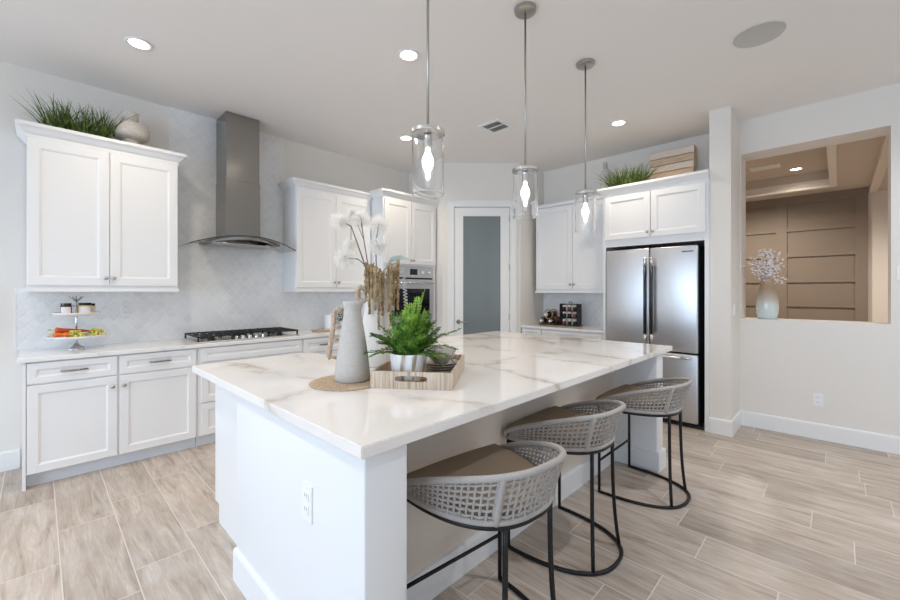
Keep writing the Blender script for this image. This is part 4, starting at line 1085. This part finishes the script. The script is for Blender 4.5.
def grapes(label, c, n_, sx, sy):
    t = MB(); c = Vector(c); t.tube([c + upv * .02, c + Vector((.02, .02, .045))], .002, 5)
    for k in range(n_):
        a = rng.uniform(0, 6.28); r = math.sqrt(rng.random()); lay = k % 3
        t.sphere(c + Vector((math.cos(a) * r * sx * (1 - .2 * lay), math.sin(a) * r * sy * (1 - .2 * lay), (.012 + lay * .017))), rng.uniform(.0105, .0135), 8)
    o = t.build('grape_bunch', M['grape'], smooth=True, loc=c); tag(o, label, 'grapes', 'grapes on the cake stand')
grapes('yellow-green grape bunch in the middle of the lower tier', (SX - .010, SYY - .098, LP + .014), 36, .052, .038)
grapes('yellow-green grape bunch hanging at the right of the lower tier', (SX + .105, SYY - .035, LP + .017), 44, .068, .044)

t = thing('canister', 'white ceramic canister on the counter right of the cooktop', 'canister', (2.49, 4.46, SZ))
MB().lathe([(0, 0), (.066, 0), (.070, .004), (.070, .165), (.066, .17), (0, .17)], (0, 0, 0), 32).build('body', M['canister'], t, auto=40, local=True)
MB().lathe([(.0, .17), (.066, .17), (.064, .182), (.02, .186), (.010, .19), (.012, .205), (0, .208)], (0, 0, 0), 32).build('lid', M['canister'], t, auto=40, local=True)
t = thing('potted_herb', 'small dark green herb beside the canister, behind the pitcher', 'plant', (2.66, 4.46, SZ))
MB().lathe([(0, 0), (.04, 0), (.05, .09), (.046, .09), (.04, .08), (0, .08)], (0, 0, 0), 24).build('pot', M['canister'], t, auto=40, local=True)
m = MB()
for k in range(90):
    a = rng.uniform(0, 6.28); r = rng.uniform(0, .05); c = Vector((r * math.cos(a), r * math.sin(a), rng.uniform(.09, .235)))
    d = Vector((math.cos(a), math.sin(a), rng.uniform(-.2, .8))).normalized(); s_ = d.orthogonal().normalized()
    m.poly([c, c + d * .014 + s_ * .010, c + d * .03, c + d * .014 - s_ * .010])
for k in range(6): m.tube([(0, 0, .08), (rng.uniform(-.03, .03), rng.uniform(-.03, .03), .2)], .002, 5)
m.build('foliage', M['grass'], t, local=True)
o = MB().lathe([(0, 0), (.11, 0), (.115, .005), (.11, .010), (0, .010)], (0, 0, 0), 36).build('trivet', M['jute'], loc=(2.32, 4.36, SZ), local=True)
tag(o, 'flat round tan trivet on the counter left of the canister', 'trivet')

# ------------------------------------------------------------------ tops of the cabinets
def grass(label, loc, n_, sx, sy, hmin, hmax, lean, seed, rotz=0):
    rg_ = random.Random(seed)
    t = thing('grass_plant', label, 'plant', loc, rotz, 'grass plants on the cabinet tops')
    MB().box(-sx * .8, sx * .8, -sy * .7, sy * .7, 0, .05, .01).build('planter', M['soil'], t, local=True)
    m = MB()
    for k in range(n_):
        x, y = rg_.uniform(-sx, sx) * .8, rg_.uniform(-sy, sy) * .7
        h = rg_.uniform(hmin, hmax); d = Vector((x / sx * lean + rg_.gauss(0, .30), y / sy * lean * .6 + rg_.gauss(0, .30), 0)) * h
        w = rg_.uniform(.0042, .0075); a = rg_.uniform(0, 3.14); s_ = Vector((math.cos(a), math.sin(a), 0)); b = Vector((x, y, .045)); prev = None
        for i in range(6):
            f = i / 5; p = b + d * (f ** 1.6) + upv * h * (f - .25 * f * f * min(1.5, d.length / h))
            ww = w * (1 - f) ** .6 + .0004; q = (p - s_ * ww, p + s_ * ww)
            if prev: m.poly([prev[0], prev[1], q[1], q[0]])
            prev = q
    m.build('blades', M['grass'], t, local=True)
grass('dark green grass plant on top of the left wall cabinet', (.235, 4.44, 2.535), 430, .22, .08, .19, .37, .22, 2)
grass('dark green grass plant on top of the fridge enclosure', (4.80, 1.78, 2.49), 330, .20, .09, .22, .36, .55, 8, R(-90))
o = MB().lathe([(0, 0), (.085, 0), (.09, .02), (.072, .06), (.064, .12), (.066, .178), (.112, .190), (.131, .208), (.136, .235), (.135, .285), (.128, .308), (.108, .316), (.066, .318), (.060, .322), (.058, .405), (.062, .418), (.056, .421), (.052, .36), (0, .34)], (0, 0, 0), 36).build('vase', M['travertine'], loc=(.565, 4.46, 2.6395), local=True, auto=50)
tag(o, 'wide-shouldered travertine vase on top of the left wall cabinet', 'vase')
bpy.data.objects[o.name].location.z = 2.537
t = thing('bottle_vase', 'pale glazed bottle vase on top of the back wall cabinet, left of the grass', 'vase', (4.80, 1.955, 2.49))
t.location = (5.02, 2.13, 2.602)
MB().lathe([(0, 0), (.06, 0), (.064, .01), (.064, .27), (.056, .30), (.026, .33), (.024, .42), (.028, .43), (.02, .432), (0, .42)], (0, 0, 0), 28).build('body', M['frostglass_bottle'], t, auto=50, local=True)
MB().lathe([(.0235, .345), (.028, .35), (.028, .40), (.0235, .405)], (0, 0, 0), 24).build('collar', M['plate'], t, auto=50, local=True)
# slatted crate leaning at the back
t = thing('slatted_crate', 'shallow slatted wooden crate propped above the fridge', 'crate', (5.02, 1.38, 2.4905), 0)
W_, H_, D_ = .46, .54, .09
z0 = 0
m = MB()
m.box(0, D_, W_ / 2 - .018, W_ / 2, z0, H_); m.build('end_board', M['slat'], t, local=True)
m = MB().box(0, D_, -W_ / 2, -W_ / 2 + .018, z0, H_); m.build('end_board', M['slat'], t, local=True)
for k in range(5):
    zz = .12 + k * .083
    MB().box(-.012, 0, -W_ / 2, W_ / 2, zz, zz + .075, .003).build('slat', M['slat_pale'] if k % 2 == 0 else M['slat'], t, local=True)
MB().box(D_ - .012, D_, -W_ / 2 + .018, W_ / 2 - .018, .0, H_).build('back_board', M['slat'], t, local=True)
t.rotation_euler = (0, R(6), R(0))

# ------------------------------------------------------------------ bottle racks on the short worktop
t = thing('bottle_rack', 'low dark bottle rack with gold ring on the short worktop', 'rack', (5.02, 2.90, SZ))
def ringm(c, r, rt, mt): 
    m = MB(); m.tube([(c[0], c[1] + r * math.cos(2 * math.pi * i / 24), c[2] + r * math.sin(2 * math.pi * i / 24)) for i in range(24)], rt, 8, loop=True); m.build('ring', mt, t, smooth=True, local=True)
MB().box(-.09, .09, -.135, .135, 0, .016, .006).build('base', M['bronze'], t, local=True)
ringm((-.07, 0, .150), .062, .008, M['gold']); ringm((.07, 0, .150), .062, .008, M['gold'])
for y in (-.068, .068): ringm((-.07, y, .062), .050, .006, M['bronze']); ringm((.07, y, .062), .050, .006, M['bronze'])
def lying(label, p, r=.042, capm=None):
    b = thing('wine_bottle', label, 'bottle', p, 0, 'bottles in the low rack')
    MB().lathe([(0, -.12), (r * .9, -.12), (r, -.115), (r, .05), (r * .85, .075), (r * .34, .11), (r * .32, .15), (0, .15)], (0, 0, 0), 22, (-1, 0, 0)).build('glass', M['bottle'], b, smooth=True, local=True)
    MB().lathe([(0, .158), (r * .40, .158), (r * .40, .112), (0, .112)], (0, 0, 0), 18, (-1, 0, 0)).build('capsule', M['capsule'], b, auto=40, local=True)
    MB().lathe([(r + .0008, -.08), (r + .0008, .01)], (0, 0, 0), 22, (-1, 0, 0)).build('bottle_label', M['red'], b, smooth=True, local=True)
lying('dark wine bottle on top of the low rack', (5.02, 2.90, SZ + .148), .044)
lying('dark wine bottle at lower left in the low rack', (5.02, 2.968, SZ + .063))
lying('dark wine bottle at lower right in the low rack', (5.02, 2.832, SZ + .063))
t = thing('spice_rack', 'tall dark jar rack on the short worktop right of the bottles', 'rack', (5.02, 2.605, SZ))
m = MB().box(-.075, .075, -.145, .145, 0, .014, .004); m.build('base', M['bronze'], t, local=True)
for y in (-.13, .118): MB().box(-.06, .06, y, y + .012, .014, .30).build('side', M['black'], t, local=True)
for z in (.105, .195, .288): MB().box(-.06, .06, -.118, .118, z, z + .010).build('shelf', M['black'], t, local=True)
m = MB(); m.tube([(0, -.02, .298), (0, -.02, .325), (0, .02, .325), (0, .02, .298)], .005, 6); m.build('handle', M['black'], t, smooth=True, local=True)
names = ['left', 'middle', 'right']; rows = ['bottom', 'middle', 'top']
for rz_, z in enumerate((.0145, .1155, .2055)):
    for k, y in enumerate((.078, 0, -.078)):
        j = thing('spice_jar', 'small white-capped jar at the %s of the %s shelf in the tall rack' % (names[k], rows[rz_]), 'jar', (5.02 - .028, 2.605 + y, SZ + z), 0, 'jars in the tall rack')
        MB().lathe([(0, 0), (.026, 0), (.026, .045), (.018, .052), (0, .052)], (0, 0, 0), 16).build('glass', M['bottle'] if (k + rz_) % 3 else M['red'], j, smooth=True, local=True)
        MB().lathe([(0, .052), (.020, .052), (.020, .074), (0, .074)], (0, 0, 0), 16).build('cap', M['capsule'], j, auto=40, local=True)

# ------------------------------------------------------------------ vase in the opening
t = thing('vase', 'glossy ombre glass vase on the sill of the wall opening', 'vase', (5.28, .535, OZ0 + .0005))
MB().lathe([(0, 0), (.070, 0), (.080, .01), (.092, .06), (.096, .12), (.090, .20), (.074, .29), (.058, .36), (.052, .40), (.055, .42), (.051, .42), (.048, .40), (.05, .36), (0, .33)], (0, 0, 0), 36).build('body', M['ombre'], t, smooth=True, local=True)
t = thing('blossom_branch', 'pale blossom branches standing in the ombre vase', 'flowers', (5.28, .535, OZ0 + .35))
rng = random.Random(21); m = MB(); tips = []
for k in range(11):
    a = rng.uniform(0, 6.28); sp_ = rng.uniform(.03, .18); d = Vector((math.cos(a) * sp_, math.sin(a) * sp_, 0)); h = rng.uniform(.16, .37)
    pts = [Vector((0, 0, -.02)), Vector((0, 0, .05)) + d * .25, d * .7 + upv * h * .65, d * 1.05 + upv * h]
    pp_ = even([tuple(p) for p in pts], 9); m.tube(pp_, .002, 5); tips += [Vector(p) for p in pp_[3:]]
dl_ = Vector((-.07, .10, 0))
for s_ in ((dl_ * 1.3 + upv * .23), (Vector((.06, -.09, 0)) + upv * .30), (Vector((.07, -.10, .05)))):
    pp_ = even([(0, 0, 0), tuple(s_ * .6 + upv * .03), tuple(s_)], 8); m.tube(pp_, .002, 5); tips += [Vector(p) for p in pp_[3:]]
m.build('twigs', M['stem'], t, smooth=True, local=True)
m = MB()
for p in tips:
    for k in range(5):
        c = p + Vector((rng.gauss(0, .022), rng.gauss(0, .022), rng.gauss(0, .020))); m.blob(c, rng.uniform(.009, .015), (1, 1, .7))
o = m.build('blossoms', M['blossom'], t, local=True)
